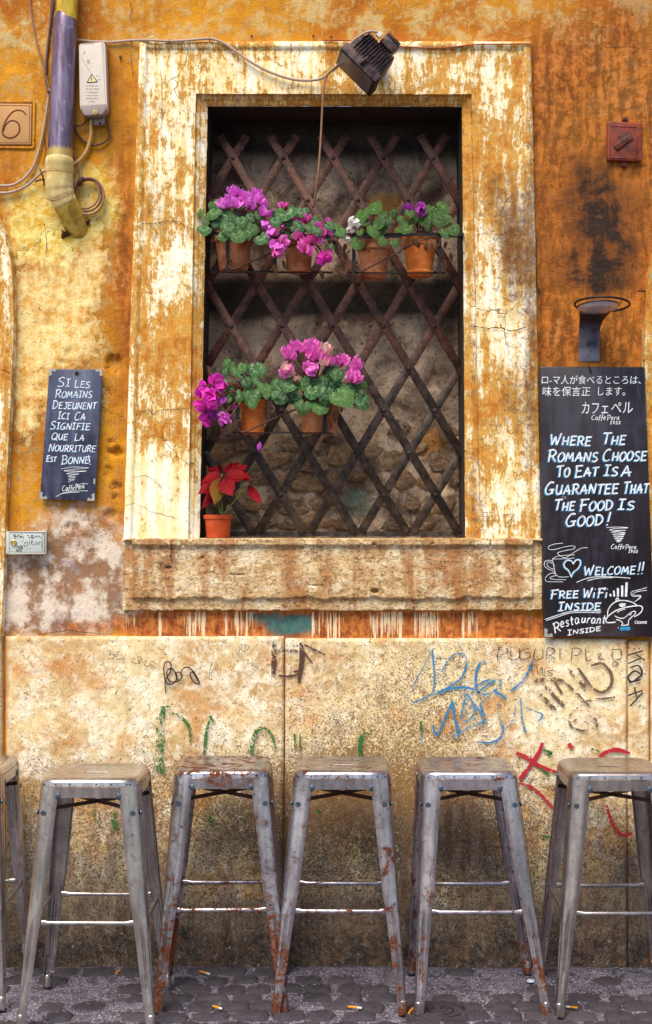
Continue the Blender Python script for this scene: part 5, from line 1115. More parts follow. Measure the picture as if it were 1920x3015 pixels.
T = cyclamen('tall rose pink cyclamen with silvery leaves, right one on the lower rack', (922, 1190, .05),
    F5([(800,355,80,80,-.04),(785,330,70,110,-.03),(845,300,80,80,-.02),(880,300,70,60,-.04),(905,280,76,95,-.01),(930,310,60,100,-.04),(965,300,84,95,-.02),(990,290,80,70,-.0),(1000,360,80,90,-.06),(1010,345,76,60,-.04),(960,375,66,270,-.05),(1060,330,76,70,-.04,'p_blush'),(1085,300,56,60,-.03,'p_blush'),(1070,410,60,90,-.06,'p_blush'),(1090,400,70,80,-.05),
        (770,475,76,130,-.06,'p_rose'),(790,480,72,30,-.06,'p_blush'),(950,450,72,80,-.07),(975,480,64,340,-.08),(1205,400,70,70,-.03),(1190,390,60,110,-.03),(1300,440,70,90,-.04),(1320,420,60,50,-.04),(1275,520,80,130,-.06),(1295,520,80,60,-.07),(1240,545,40,270,-.05,'p_blush'),(850,540,40,100,-.06,'p_blush')]),
    L5([(800,590,90),(790,540,90),(850,670,110),(720,580,90),(745,650,120),(900,550,110),(895,590,90),(970,620,130),(905,740,120),(1025,730,110),(1080,640,110),(1105,520,120),(1160,490,100),(1130,600,100),(1165,660,140),(1225,580,110),(1260,660,100),(1320,590,90),(1320,700,90),(1290,640,90),(1220,620,90),(1020,560,90),(840,600,90),(690,660,80),(1110,460,60),(960,560,90),(1340,640,60),(860,740,60)]), 'p_rose', 'leaf', 6, [(920,1176,1276,38,29,.05,'terra_old',''),(976,1190,1276,22,17,.08,'terra_old','')])
withered(T, P(922, 1190, .05), [(*q5(1090, 760), 26, -.02), (*q5(1150, 800), 30, -.03), (*q5(1110, 870), 22, -.03), (*q5(1185, 750), 20, -.02)], 10)
# one stray flower hanging under the rack belongs to the magenta plant's litter
# poinsettia on the sill
o0 = (642, 1518, .03); O = P(*o0); T = thing('potted_poinsettia', 'leggy red poinsettia in an orange pot standing on the sill in the left corner', 'potted plant', P(*o0))
b_ = P(642, 1583, .03) - O; a_ = PX(43); h = P(0, 1516, .03).z - P(0, 1583, .03).z
po = mesh_obj('pot', MB().lathe([(.003, .002), (PX(33), 0), (PX(34.5), .003), (PX(39), h * .8), (PX(42), h * .81), (PX(43), h * .84), (PX(43.5), h), (PX(41.5), h), (PX(40), h * .9)], b_, 36), M['pot_plastic'], T, smooth=40)
mesh_obj('soil', MB().lathe([(PX(40), h * .94), (PX(20), h * .98), (.001, h * .99)], b_, 20, None, False), M['soil'], po, smooth=True)
st = MB()
for pts in ([(655,1515),(652,1480),(648,1455),(650,1420),(655,1395)], [(650,1515),(645,1495),(638,1472),(632,1450)], [(658,1515),(680,1488),(705,1456),(714,1430),(717,1412),(712,1400)]):
    st.tube([P(a, b, .02 if i < 2 else -.01) - O for i, (a, b) in enumerate(pts)], .0032, 6)
mesh_obj('stems', st, M['stem_green'], T, smooth=True)
def bract_mesh(mat, seed):
    r = random.Random(seed); nu, nv = 10, 5; vs = []
    for i in range(nu + 1):
        u = i / nu; wd = .26 * (math.sin(math.pi * min(.995, u ** .75 * .98 + .02))) ** 1.15 + .008
        for k in range(nv):
            v = -1 + k * .5; vs.append((v * wd, .10 * math.sin(u * 2.6) - .12 * abs(v) * wd * 2 * -1 + .018 * math.sin(u * 19 + abs(v) * 3), u))
    fs = [(i * nv + k, i * nv + k + 1, (i + 1) * nv + k + 1, (i + 1) * nv + k) for i in range(nu) for k in range(nv - 1)]
    o = mesh_obj('tmp', MB().add(vs, fs), mat, None, smooth=True, fix=False); d = o.data; bpy.data.objects.remove(o); return d
BR = [bract_mesh(M['bract'], i) for i in range(3)]; BG = bract_mesh(M['bract_green'], 9)
for (a, tpx, dep, wdt, me) in [((652,1396),(588,1448),-.03,1.5,0),((650,1390),(596,1420),-.05,1.2,1),((655,1385),(610,1382),-.01,.9,2),((655,1392),(645,1366),-.01,.9,0),((658,1398),(680,1364),.0,1.0,1),((660,1400),(722,1370),-.03,1.4,2),((662,1396),(728,1400),-.05,1.3,0),((690,1378),(736,1412),-.04,1.2,1),
                              ((654,1404),(682,1455),-.08,1.9,1),((650,1404),(634,1478),-.07,1.5,3),((648,1410),(596,1490),-.0,1.0,2),((645,1415),(632,1482),-.0,1.0,0),((712,1378),(720,1412),-.02,1.2,2),((733,1428),(767,1478),-.03,1.1,0),((668,1385),(700,1362),.0,1.3,0)]:
    A = P(*a, dep + .02) - O; B = P(*tpx, dep - .01) - O; d = (B - A); L = d.length
    nn = Vector((rl.uniform(-.3, .3), -1, rl.uniform(.0, .5))); z = d.normalized(); y = -(nn - z * nn.dot(z)).normalized(); x = y.cross(z)
    mt = Matrix.Translation(A) @ Matrix((x, y, z)).transposed().to_4x4() @ Matrix.Diagonal((L * wdt * .78, L, L * 1.08, 1))
    link('bract', BG if me == 3 else BR[me], T, mt)
tag(mesh_obj('fallen_flower', MB().tube([P(766, 1302, .0), P(764, 1316, -.005), P(762, 1330, .0)], [.004, .010, .004], 7), M['p_violet'], None, smooth=True), 'single withered violet flower hanging under the lower rack', 'flower')

# racks holding the pots
def rack(label, x0, x1, yt, yb, straps, wires, scrolls, y0=-.03, y1=.115):
    T = thing('plant_rack', label, 'plant rack', (0, 0, 0), 'black iron plant racks on the grille')
    mesh_obj('front_rail', MB().bar(P(x0, yt[0], y0), P(x1, yt[1], y0), .011, .004), M['iron'], T)
    mesh_obj('back_rail', MB().bar(P(x0 + 10, yt[0] + 5, y1), P(x1 - 10, yt[1] + 5, y1), .011, .004), M['iron'], T)
    for x in (x0 + 3, x1 - 3):
        mesh_obj('side_rail', MB().bar(P(x, yt[0], y0), P(960 + (x - 960) * .98, yt[0] + 5, y1), .011, .004, (0, 0, 1)), M['iron'], T)
    for (a, b, c_) in wires:
        mesh_obj('bottom_wire', MB().tube([P(a, c_, y0 + .015), P(b, c_ + 1, y0 + .015)], .0026, 6, False), M['iron'], T, smooth=True)
        mesh_obj('bottom_wire', MB().tube([P(a, c_ - 2, y1 - .02), P(b, c_ - 1, y1 - .02)], .0026, 6, False), M['iron'], T, smooth=True)
    for x in straps:
        mesh_obj('strap', MB().bar(P(x, yt[0], y0 - .003), P(x, yb, y0 - .003), .013, .003), M['iron'], T)
        mesh_obj('bottom_strap', MB().bar(P(x, yb, y0), P(x, yb - 2, y1), .013, .003, (0, 0, 1)), M['iron'], T)
    for pts in scrolls: mesh_obj('scroll_rod', MB().tube([P(a, b, y0 - .008) for a, b in pts], .0036, 7), M['rust_iron'], T, smooth=True)
rack('black iron plant rack at the left of the top row, holding lilac and pink cyclamens', 600, 982, (687, 695), 800, [670, 810], [(700, 812, 800), (620, 980, 802)],
     [[q4(222,530), q4(208,518), q4(197,528), q4(200,552), q4(222,570), q4(262,562), q4(330,528), q4(420,490), q4(560,440)]])
rack('black iron plant rack at the right of the top row, with a diagonal scroll rod', 986, 1366, (691, 690), 804, [1042, 1294], [(1028, 1311, 803)],
     [[q4(900,545), q4(892,528), q4(878,540), q4(884,570), q4(910,584), q4(960,562), q4(1080,500), q4(1180,446), q4(1260,408), q4(1310,396), q4(1340,408), q4(1340,436), q4(1326,452)]])
rack('lower black iron plant rack, under the tall pink flowers', 640, 1034, (1169, 1172), 1275, [700, 957], [(684, 978, 1274)],
     [[q5(440,880), q5(420,862), q5(402,880), q5(410,925), q5(450,952), q5(520,925), q5(640,868), q5(760,815), q5(870,770), q5(900,755)]])
# ---------------------------------------------------------------- chalkboards
def chalk(name, a, b, blue):
    m = NT(name); n = m.noise(5, 6, .65); st = m.noise(1, 5, .7, vec=m.map((30, 9, 4))); f = m.noise(140, 4, .7)
    c = m.mix(m.ss(n, .35, .7), a, b); c = m.mix(m.ss(m.add(m.mul(st, .6), m.mul(m.noise(2.6, 5, .65), .5)), .5, .68, 0, .6), c, blue); c = m.mix(m.ss(f, .66, .74, 0, .5), c, srgb(120, 116, 130)); return m.done(m.mix(m.ss(m.noise(3.3, 6, .7, vec=m.map((1, 1, 1.8), (4, 0, 3)), dist=.4), .54, .72, 0, .45), c, blue), .42, 0, m.bump(m.add(m.mul(n, .4), m.mul(f, .3)), .25, .0015))
M['slate'] = chalk('black board', srgb(20, 15, 19), srgb(42, 34, 44), srgb(66, 62, 80)); M['slate_blue'] = chalk('blue grey board', srgb(46, 50, 72), srgb(78, 82, 110), srgb(110, 116, 150))
def paint(name, a, b):
    m = NT(name); n = m.noise(60, 4, .7); k = m.noise(9, 4, .6); return m.done(m.mix(m.ss(k, .6, .75, 0, .6), m.mix(m.ss(n, .4, .62), a, b), tuple(x * .35 for x in a[:3]) + (1,)), .7)
M['chalk_white'] = paint('white board paint', srgb(206, 214, 226), srgb(244, 246, 250)); M['chalk_blue'] = paint('blue board paint', srgb(14, 110, 170), srgb(50, 160, 214)); M['board_edge'] = flat('board edge', srgb(96, 66, 52), .7); M['tin'] = flat('dull tin corner', srgb(176, 170, 166), .45, .5)
c_ = lambda *p: ('c', list(p)); l_ = lambda *p: ('l', list(p))
GL = {
 'A': (.95, [l_((0,0),(.48,1)), l_((.48,1),(.85,0)), l_((.12,.34),(1,.38))]), 'B': (.85, [l_((.12,1),(.12,0)), c_((-.05,1),(.5,1.02),(.75,.8),(.55,.58),(.14,.52)), c_((.14,.52),(.6,.54),(.86,.3),(.6,.04),(-.02,0))]),
 'C': (.85, [c_((.8,.95),(.45,1.0),(.12,.72),(.02,.35),(.2,.04),(.55,.02),(.78,.12))]), 'D': (.9, [l_((.12,1),(.12,0)), c_((-.05,1),(.5,.98),(.85,.68),(.8,.3),(.45,.04),(0,0))]),
 'E': (.8, [l_((.14,.98),(.1,0)), l_((0,.98),(.8,1)), l_((.12,.52),(.68,.56)), l_((.02,0),(.8,.04))]), 'F': (.8, [l_((.2,1),(.12,-.04)), l_((0,.96),(.9,1)), l_((.02,.5),(.68,.54))]),
 'G': (.9, [c_((.8,.96),(.45,1.0),(.1,.66),(.02,.3),(.22,.02),(.6,.06),(.76,.36)), l_((.42,.38),(.92,.4)), l_((.76,.4),(.76,.02))]), 'H': (.9, [l_((.12,.98),(.1,0)), l_((.78,1),(.76,0)), l_((0,.44),(.9,.48))]),
 'I': (.55, [l_((.28,1),(.26,0)), l_((0,.98),(.58,1)), l_((0,.02),(.55,.02))]), 'J': (.7, [c_((.6,1),(.6,.3),(.4,.02),(.05,.12)), l_((.2,1),(.8,1))]), 'L': (.7, [l_((.1,1),(.1,.02)), l_((.02,.02),(.75,.06))]),
 'M': (1.1, [l_((.02,0),(.2,1)), l_((.2,1),(.52,.3)), l_((.52,.3),(.88,1)), l_((.88,1),(1.0,0))]), 'N': (.9, [l_((.05,0),(.12,1)), l_((.12,1),(.75,.02)), l_((.75,.02),(.85,1.06))]),
 'O': (.85, [c_((.5,1),(.15,.82),(.02,.42),(.2,.05),(.55,.05),(.84,.42),(.78,.82),(.5,1),(.36,.98))]), 'Q': (.9, [c_((.5,1),(.15,.82),(.02,.42),(.2,.08),(.55,.08),(.84,.42),(.78,.82),(.5,1)), l_((.5,.26),(.95,-.08))]),
 'P': (.8, [l_((.12,1),(.1,-.02)), c_((-.05,.96),(.5,1.02),(.8,.78),(.6,.48),(.14,.42))]), 'R': (.88, [l_((.14,1),(.12,-.04)), c_((-.06,.96),(.5,1.04),(.78,.78),(.55,.52),(.16,.48)), l_((.4,.5),(.88,-.02))]),
 'S': (.78, [c_((.74,.9),(.45,1.0),(.12,.82),(.25,.58),(.6,.42),(.72,.2),(.45,.0),(.02,.06))]), 'T': (.8, [l_((.45,1),(.38,0)), l_((0,.96),(.92,1))]), 'U': (.85, [c_((.1,1),(.08,.4),(.25,.04),(.55,.06),(.72,.4)), l_((.78,1),(.76,0))]),
 'W': (1.15, [l_((0,1),(.25,.02)), l_((.25,.02),(.52,.8)), l_((.52,.8),(.78,.02)), l_((.78,.02),(1.1,1.1))]), '!': (.35, [l_((.24,1.1),(.12,.3)), l_((.06,.1),(.1,.0))]), ' ': (.5, []),
 'a': (.62, [c_((.5,.52),(.2,.6),(.02,.3),(.15,.02),(.42,.12),(.52,.5)), c_((.52,.55),(.5,.15),(.62,0))]), 'c': (.5, [c_((.48,.5),(.22,.58),(.02,.3),(.15,.02),(.46,.08))]), 'e': (.55, [c_((.05,.28),(.45,.34),(.42,.55),(.2,.58),(.02,.28),(.18,.02),(.5,.08))]),
 'f': (.42, [c_((.48,.92),(.28,1.0),(.2,.7),(.16,.2),(.08,-.3)), l_((0,.5),(.42,.54))]), 'n': (.6, [l_((.06,.58),(.04,0)), c_((.06,.36),(.25,.6),(.46,.5),(.48,0))]), 'r': (.48, [l_((.08,.58),(.05,0)), c_((.08,.34),(.25,.58),(.46,.54))]),
 's': (.5, [c_((.45,.52),(.2,.6),(.1,.42),(.4,.22),(.3,.02),(.02,.06))]), 't': (.48, [l_((.22,.9),(.18,.02)), l_((0,.58),(.46,.6)), l_((.18,.02),(.4,.04))]), 'u': (.6, [c_((.06,.58),(.05,.15),(.22,.02),(.42,.14),(.48,.58)), l_((.48,.58),(.52,0))]), 'i': (.25, [l_((.1,.6),(.1,0)), l_((.12,.92),(.16,.96))]),
 '1': (.4, [l_((0,.75),(.22,1)), l_((.22,1),(.2,0)), l_((0,0),(.4,0))]), '9': (.5, [c_((.45,.7),(.2,.95),(.05,.7),(.25,.5),(.45,.7),(.42,.3),(.15,0))]), '3': (.5, [c_((.05,.9),(.4,.95),(.4,.62),(.15,.52),(.45,.4),(.4,.08),(.02,.05))]), '5': (.5, [l_((.45,.98),(.1,.95)), c_((.1,.95),(.08,.55),(.4,.55),(.42,.15),(.02,.02))]),
}
def text(T, txt, a, b, h, wpx, y, white, blue=None, small=.8, slant=.16, name='lettering'):
    """txt between baseline px points a and b; lower-case after '~' stays lower-case, otherwise lower-case letters are small capitals"""
    low = txt.startswith('~'); txt = txt.lstrip('~'); adv = 0; items = []
    for ch in txt:
        g = ch if (low and ch in GL) else ch.upper(); sc_ = 1.0 if (low or ch.isupper() or not ch.isalpha()) else small
        wd, st = GL[g]; items.append((adv, sc_, st)); adv += (wd + .20) * sc_
    adv -= .2; dx, dy = b[0] - a[0], b[1] - a[1]; L = math.hypot(dx, dy); kx = L / adv; ux, uy = dx / L, dy / L
    mw, mbl = MB(), MB(); i = 0; r = random.Random(hash(txt) % 1000 if False else sum(map(ord, txt)))
    for (ox, sc_, st) in items:
        jy = r.uniform(-.04, .04) * h
        for kind, pts in st:
            q = []
            for (x, z) in pts:
                xx = (ox + x * sc_) * kx + slant * z * sc_ * h; zz = z * sc_ * h + jy; q.append((a[0] + ux * xx + uy * zz * 1, a[1] + uy * xx - ux * zz))
            q2 = cat2(q, 6) if kind == 'c' else [q[0], ((q[0][0] + q[-1][0]) / 2, (q[0][1] + q[-1][1]) / 2), q[-1]]
            mw.ribbon([(P(u, v).x, P(u, v).z) for u, v in q2], PX(wpx), y - .0012 - i * 3e-5, taper=False, jit=.15)
            if blue: mbl.ribbon([(P(u - wpx * .75, v + wpx * .55).x, P(u, v + wpx * .55).z) for u, v in q2], PX(wpx * .95), y - .0004 - i * 1.2e-5, taper=False, jit=.1)
            i += 1
    mesh_obj(name, mw, white, T, fix=False)['kind'] = 'stuff'
    if blue: mesh_obj('blue_shadow', mbl, blue, T, fix=False)['kind'] = 'stuff'
def draw(T, name, L, wpx, y, mat):
    o = strokes_obj(name, L, wpx, y, mat, T, .15, 6, False); o['kind'] = 'stuff'; return o
def corner(T, x, y, sx_, sy_, s_, dep):
    pts = [(0, 0), (s_, 0), (s_ * .95, s_ * .35), (s_ * .72, s_ * .45), (s_ * .62, s_ * .25)]
    for k in range(1, 6): a = k / 6 * math.pi / 2; pts.append((s_ * (.62 - .3 * math.sin(a)) , s_ * (.25 + .42 * (1 - math.cos(a)))))
    pts += [(s_ * .45, s_ * .75), (s_ * .3, s_ * .95), (0, s_)]
    o = mesh_obj('corner_plate', MB().prism([(P(x + sx_ * a, y + sy_ * b).x, P(x + sx_ * a, y + sy_ * b).z) for a, b in pts], dep - .0015, dep + .003), M['tin'], T); return o

# right board
BY = -.052
rb = thing('chalkboard', 'large black chalkboard in English and Japanese, hanging at the right edge', 'chalkboard')
plate('board', [(1582,1084),(1889,1085),(1918,1872),(1595,1870)], BY, BY + .016, M['slate'], rb, .0015, 1, 5)
m4 = lambda x, y: (1540 + x / 4.034, 1050 + y / 4.034); m5 = lambda x, y: (1540 + x / 4.034, 1450 + y / 4.034)
W_, B_ = M['chalk_white'], M['chalk_blue']
def jp(txt, x0, x1, base, h):
    cu = bpy.data.curves.new('jp', 'FONT'); cu.body = txt; cu.size = 1; cu.offset = .0; o = bpy.data.objects.new('jp', cu); C.objects.link(o)
    bpy.context.view_layer.update(); me = bpy.data.meshes.new_from_object(o.evaluated_get(bpy.context.evaluated_depsgraph_get())); bpy.data.objects.remove(o)
    co = np.zeros(len(me.vertices) * 3); me.vertices.foreach_get('co', co); co = co.reshape(-1, 3); mn, mx = co.min(0), co.max(0)
    A, B = P(*m4(x0, base)), P(*m4(x1, base)); sx_ = (B.x - A.x) / (mx[0] - mn[0]); sz_ = (h / 4.034 * DW / FOC) / (mx[1] - mn[1]); n = co.copy()
    n[:, 0] = A.x + (co[:, 0] - mn[0]) * sx_ + (co[:, 1] - mn[1]) * sz_ * .06; n[:, 2] = A.z + (co[:, 1] - mn[1]) * sz_; n[:, 1] = BY - .0015
    me.vertices.foreach_set('co', n.astype(np.float32).ravel()); me.materials.clear(); me.materials.append(W_)
    q = bpy.data.objects.new('lettering', me); C.objects.link(q); q.parent = rb; q['kind'] = 'stuff'
jp('ロ-マ人が食べるところは、', 195, 1360, 345, 105); jp('味を保言正', 205, 765, 485, 112); jp('します。', 855, 1175, 478, 100); jp('カフェ', 665, 975, 690, 135); jp('ペル', 1010, 1265, 685, 130)
text(rb, '~Caffe', m4(780,762), m4(945,762), 14, 1.7, BY, W_); text(rb, '~Peru', m4(965,770), m4(1105,762), 15, 1.9, BY, W_); text(rb, '1933', m4(1000,812), m4(1115,815), 9, 1.8, BY, W_)
for t, a, b, h in (('Where', (290,1060), (765,1066), 32), ('The', (905,1052), (1170,1056), 33), ('Romans', (265,1250), (845,1252), 33), ('Choose', (915,1248), (1420,1238), 33), ('To', (370,1440), (520,1425), 32), ('Eat', (585,1440), (850,1428), 33), ('Is', (925,1420), (1080,1424), 31), ('A', (1130,1428), (1240,1426), 31),
                   ('Guarantee', (235,1640), (1085,1628), 35), ('That', (1150,1632), (1440,1628), 34)): text(rb, t, m4(*a), m4(*b), h, 4.2, BY, W_, B_)
for t, a, b, h in (('The', (340,215), (575,215), 31), ('Food', (640,225), (1020,210), 34), ('Is', (1090,205), (1275,208), 30), ('Good', (480,400), (905,385), 36), ('!', (955,392), (995,392), 36)): text(rb, t, m5(*a), m5(*b), h, 4.2, BY, W_, B_)
for t, a, b, h, w_ in (('Welcome', (690,980), (1290,962), 28, 3.4), ('!!', (1325,965), (1395,960), 32, 3.4), ('Free', (300,1255), (620,1240), 25, 3.6), ('~Wi', (680,1240), (820,1240), 27, 3.6), ('~Fi', (850,1240), (965,1238), 27, 3.6), ('Inside', (390,1392), (880,1385), 25, 3.6)): text(rb, t, m5(*a), m5(*b), h, w_, BY, W_, B_)
text(rb, '~R', m5(345,1655), m5(420,1630), 27, 3.4, BY, W_); text(rb, '~esta', m5(420,1592), m5(640,1535), 27, 3.2, BY, W_); text(rb, '~urant', m5(660,1535), m5(940,1548), 26, 3.2, BY, W_); text(rb, 'Inside', m5(500,1682), m5(885,1628), 15, 2.8, BY, W_)
text(rb, '~Caffe', m5(1010,665), m5(1165,665), 13, 1.6, BY, W_); text(rb, '~Peru', m5(1180,675), m5(1305,668), 14, 1.7, BY, W_); text(rb, '1933', m5(1215,712), m5(1320,715), 8, 1.7, BY, W_); text(rb, 'Cesare', m5(1290,1545), m5(1430,1545), 8, 1.5, BY, W_)
Q = lambda L: [[m5(*p) for p in s_] if not isinstance(s_, tuple) else ([m5(*p) for p in s_[0]], s_[1]) for s_ in L]
draw(rb, 'swirl_drawing', Q([[(990,418),(1120,410),(1248,418)],[(1248,420),(1100,428),(1025,445),(1120,450),(1222,448)],[(1222,448),(1120,458),(1045,472),(1130,470),(1215,478)],[(1215,480),(1120,488),(1062,498),(1130,500),(1212,492)],[(1205,500),(1130,508),(1075,520),(1130,524),(1198,516)],[(1195,522),(1140,530),(1085,546),(1140,546),(1188,540)],[(1185,546),(1140,560),(1095,566),(1140,570),(1170,565)],[(1165,570),(1130,578),(1110,586),(1140,586),(1160,580)]]), 1.7, BY - .001, W_)
draw(rb, 'cup_drawing', Q([[(475,602),(380,612),(305,640),(310,672),(370,678),(470,652),(560,635),(615,640),(600,670),(500,690),(415,715),(430,745),(500,775),(560,740),(640,690),(700,660),(765,655)],[(615,742),(480,748),(400,760),(350,790)],[(350,790),(480,788),(612,778)],[(350,790),(360,850),(385,960),(420,1000)],[(420,1000),(480,1005),(545,1000)],[(375,880),(350,820),(310,805),(262,820),(255,870),(300,910),(350,930),(390,965)],[(365,910),(330,900),(290,870),(290,835),(320,825),(350,850)],
    [(385,965),(330,960),(275,1000),(265,1035),(290,1058),(380,1060),(475,1062)],[(400,985),(340,1000),(320,1020),(370,1032),(510,1036)],([(635,1068),(760,1020),(900,1000),(1100,1005),(1275,1017)],2.2),([(765,1048),(900,1018),(1065,1012)],2),
    ([(260,1508),(400,1460),(560,1415),(740,1405),(930,1412)],2.2),([(275,1522),(420,1475),(560,1432),(740,1424),(920,1430)],2)]), 1.4, BY - .001, W_)
draw(rb, 'heart_shadow', Q([[(575,1010),(540,940),(485,890),(480,840),(520,800),(570,805),(595,835)],[(595,835),(630,798),(680,800),(692,850),(660,910),(600,960),(578,1012)]]), 3.4, BY - .0006, B_)
draw(rb, 'heart_drawing', Q([[(570,1002),(545,930),(495,885),(492,840),(530,805),(575,815),(598,850)],[(598,850),(630,805),(675,805),(680,850),(650,905),(595,950),(572,1002)]]), 3.0, BY - .0012, W_)
draw(rb, 'signal_bars', Q([([(1035,1205),(1045,1235)],5),([(1078,1165),(1085,1235)],5),([(1128,1135),(1128,1238)],6),([(1178,1105),(1178,1238)],6),([(1232,1068),(1222,1238)],7),([(985,1130),(965,1160)],3),([(820,1130),(810,1160)],3)]), 5, BY - .001, W_)
draw(rb, 'cloche_drawing', Q([([(1105,1290),(1110,1258),(1135,1260),(1130,1285)],3),([(1005,1480),(1010,1400),(1060,1325),(1140,1285),(1240,1288),(1320,1315),(1350,1345)],3),([(1010,1470),(1100,1405),(1220,1365),(1350,1345),(1410,1355),(1415,1400),(1370,1450),(1320,1475)],3.4),([(1010,1470),(985,1510),(1000,1545),(1100,1540)],3.4),([(1120,1425),(1160,1400),(1215,1385)],2.4),([(1150,1345),(1190,1355)],4),([(1140,1330),(1215,1345)],4),([(1160,1318),(1220,1325)],3),
    ([(1090,1465),(1140,1490),(1200,1490),(1250,1450),(1300,1415),(1335,1415),(1330,1445),(1290,1480),(1255,1520),(1250,1560),(1215,1580)],2.6),([(1105,1510),(1150,1520),(1185,1555),(1170,1580),(1255,1570)],2.6),([(1265,1460),(1290,1440)],2),
    ([(1470,1128),(1380,1155),(1300,1175),(1282,1205),(1310,1235),(1380,1232),(1395,1250),(1325,1298)],1.6),([(1470,1162),(1400,1170),(1320,1190),(1305,1212),(1340,1222),(1400,1225),(1370,1262),(1340,1290)],1.6),([(1132,1600),(1132,1615)],2)]), 2, BY - .001, W_)
draw(rb, 'blue_cuff', Q([([(1155,1605),(1272,1600)],4),([(1155,1618),(1272,1612)],4),([(1158,1632),(1270,1626)],4)]), 4, BY - .0014, B_)
text(rb, '~a', m4(425,1688), m4(485,1690), 11, 1.4, BY, M['tin'])
corner(rb, 1596, 1872, 1, -1, 25, BY)
mesh_obj('hanging_hook', MB().tube([P(1735, 1078, BY - .004), P(1737, 1086, BY - .008), P(1740, 1093, BY - .006), P(1736, 1096, BY)], .0022, 6), M['iron'], rb, smooth=True)
# left board
BY = -.03
lb_ = thing('chalkboard', 'narrow blue grey chalkboard written in French, tilted on the left wall', 'chalkboard')
plate('board', [(150,1089),(305,1090),(283,1475),(122,1470)], BY, BY + .016, M['slate_blue'], lb_, .0015, 1, 4)
m6 = lambda x, y: (x / 2.395, 1000 + y / 2.395)
for t, a, b, h in (('Si', (415,338), (500,338), 27), ('Les', (535,345), (640,345), 22), ('Romains', (400,415), (655,415), 23), ('Dejeunent', (380,493), (685,495), 23), ('Ici', (418,565), (495,565), 21), ('Ca', (537,570), (608,570), 23), ('Signifie', (365,635), (640,640), 23), ('Que', (375,710), (485,710), 21), ('La', (535,715), (600,717), 21), ('Nourriture', (355,790), (680,795), 22), ('Est', (338,862), (405,862), 17), ('Bonne', (445,880), (635,875), 24), ('!', (645,885), (656,880), 24)):
    text(lb_, t, m6(*a), m6(*b), h, 2.5, BY, W_, B_, .82)
D6 = lambda L: [[m6(*p) for p in s_] for s_ in L]
draw(lb_, 'swirl_drawing', D6([[(430,912),(520,898),(625,903)],[(625,905),(520,915),(450,925),(530,928),(610,925)],[(605,928),(520,935),(470,945),(520,948),(555,945)],[(555,948),(510,955),(480,965),(510,966),(535,965)],[(530,970),(500,976),(485,985),(505,985),(528,982)],[(525,988),(500,995),(480,1003)]]), 1.3, BY - .001, W_)
text(lb_, '~Caffe', m6(450,1068), m6(535,1062), 15, 1.7, BY, W_); text(lb_, '~Peru', m6(545,1062), m6(605,1050), 17, 1.7, BY, W_)
draw(lb_, 'underline_drawing', D6([[(395,1107),(450,1080),(520,1068),(620,1066)],[(440,1085),(500,1078),(560,1075)],[(540,1030),(580,1015),(620,1018)]]), 1.4, BY - .001, W_)
draw(lb_, 'crack_in_board', D6([[(580,420),(578,440),(572,470),(555,500),(545,560),(540,620),(530,700),(528,780),(535,850),(535,900)],[(525,1080),(522,1120)]]), 1.6, BY - .0008, M['ink'])
corner(lb_, 150, 1089, 1, 1, 20, BY); corner(lb_, 305, 1090, -1, 1, 20, BY); corner(lb_, 283, 1475, -1, -1, 22, BY); corner(lb_, 122, 1470, 1, -1, 22, BY)
mesh_obj('small_label', MB().prism([(P(*m6(a, b)).x, P(*m6(a, b)).z) for a, b in ((670,982),(682,982),(680,1020),(668,1020))], BY - .001, BY + .002), M['tin'], lb_)
mesh_obj('nail_head', MB().lathe([(.008, 0), (.007, .001), (.002, -.002)], P(*m6(542, 240), BY - .001), 12, Matrix.Rotation(R(90), 3, 'X')), M['iron'], lb_)

# ---------------------------------------------------------------- graffiti sprayed on the slabs
def spray(name, col, thr, sc_=55):
    m = NT(name); m.done(col, .85); n = m.noise(sc_, 5, .7, dist=.8); n2 = m.noise(7, 3, .6); f = m.ss(m.add(n, m.mul(m.sub(n2, .5), .6)), thr, thr + .05)
    tr = m.n('ShaderNodeBsdfTransparent'); mx = m.n('ShaderNodeMixShader'); m.put(mx.inputs[0], f); m.t.links.new(tr.outputs[0], mx.inputs[1]); m.t.links.new(m.b.outputs[0], mx.inputs[2]); m.t.links.new(mx.outputs[0], m.out.inputs[0]); return m.m
SB = spray('blue spray paint', srgb(40, 122, 174), .42, 110); SG = spray('old green paint', srgb(44, 104, 40), .46, 110); SR = spray('red spray paint', srgb(180, 30, 50), .40, 110); SK = spray('faded black marker', srgb(74, 54, 52), .40); SKK = spray('black marker', srgb(52, 36, 46), .28); SKF = spray('very faded marker', srgb(110, 84, 66), .40); SBR = spray('brown black smudge', srgb(80, 54, 44), .46, 110)
GY = -.034
b2 = lambda x, y: (960 + x / 1.597, 1860 + y / 1.597); b1 = lambda x, y: (x / 1.597, 1860 + y / 1.597)
def graf(name, label, conv, L, wpx, mat, y=GY):
    LL = []
    for s_ in L:
        w_ = wpx
        if isinstance(s_, tuple): s_, w_ = s_
        LL.append(([conv(*p) for p in s_], w_))
    o = strokes_obj(name, LL, wpx, y, mat, facade, .35, 5, True); o['label'] = label; o['kind'] = 'stuff'; return o
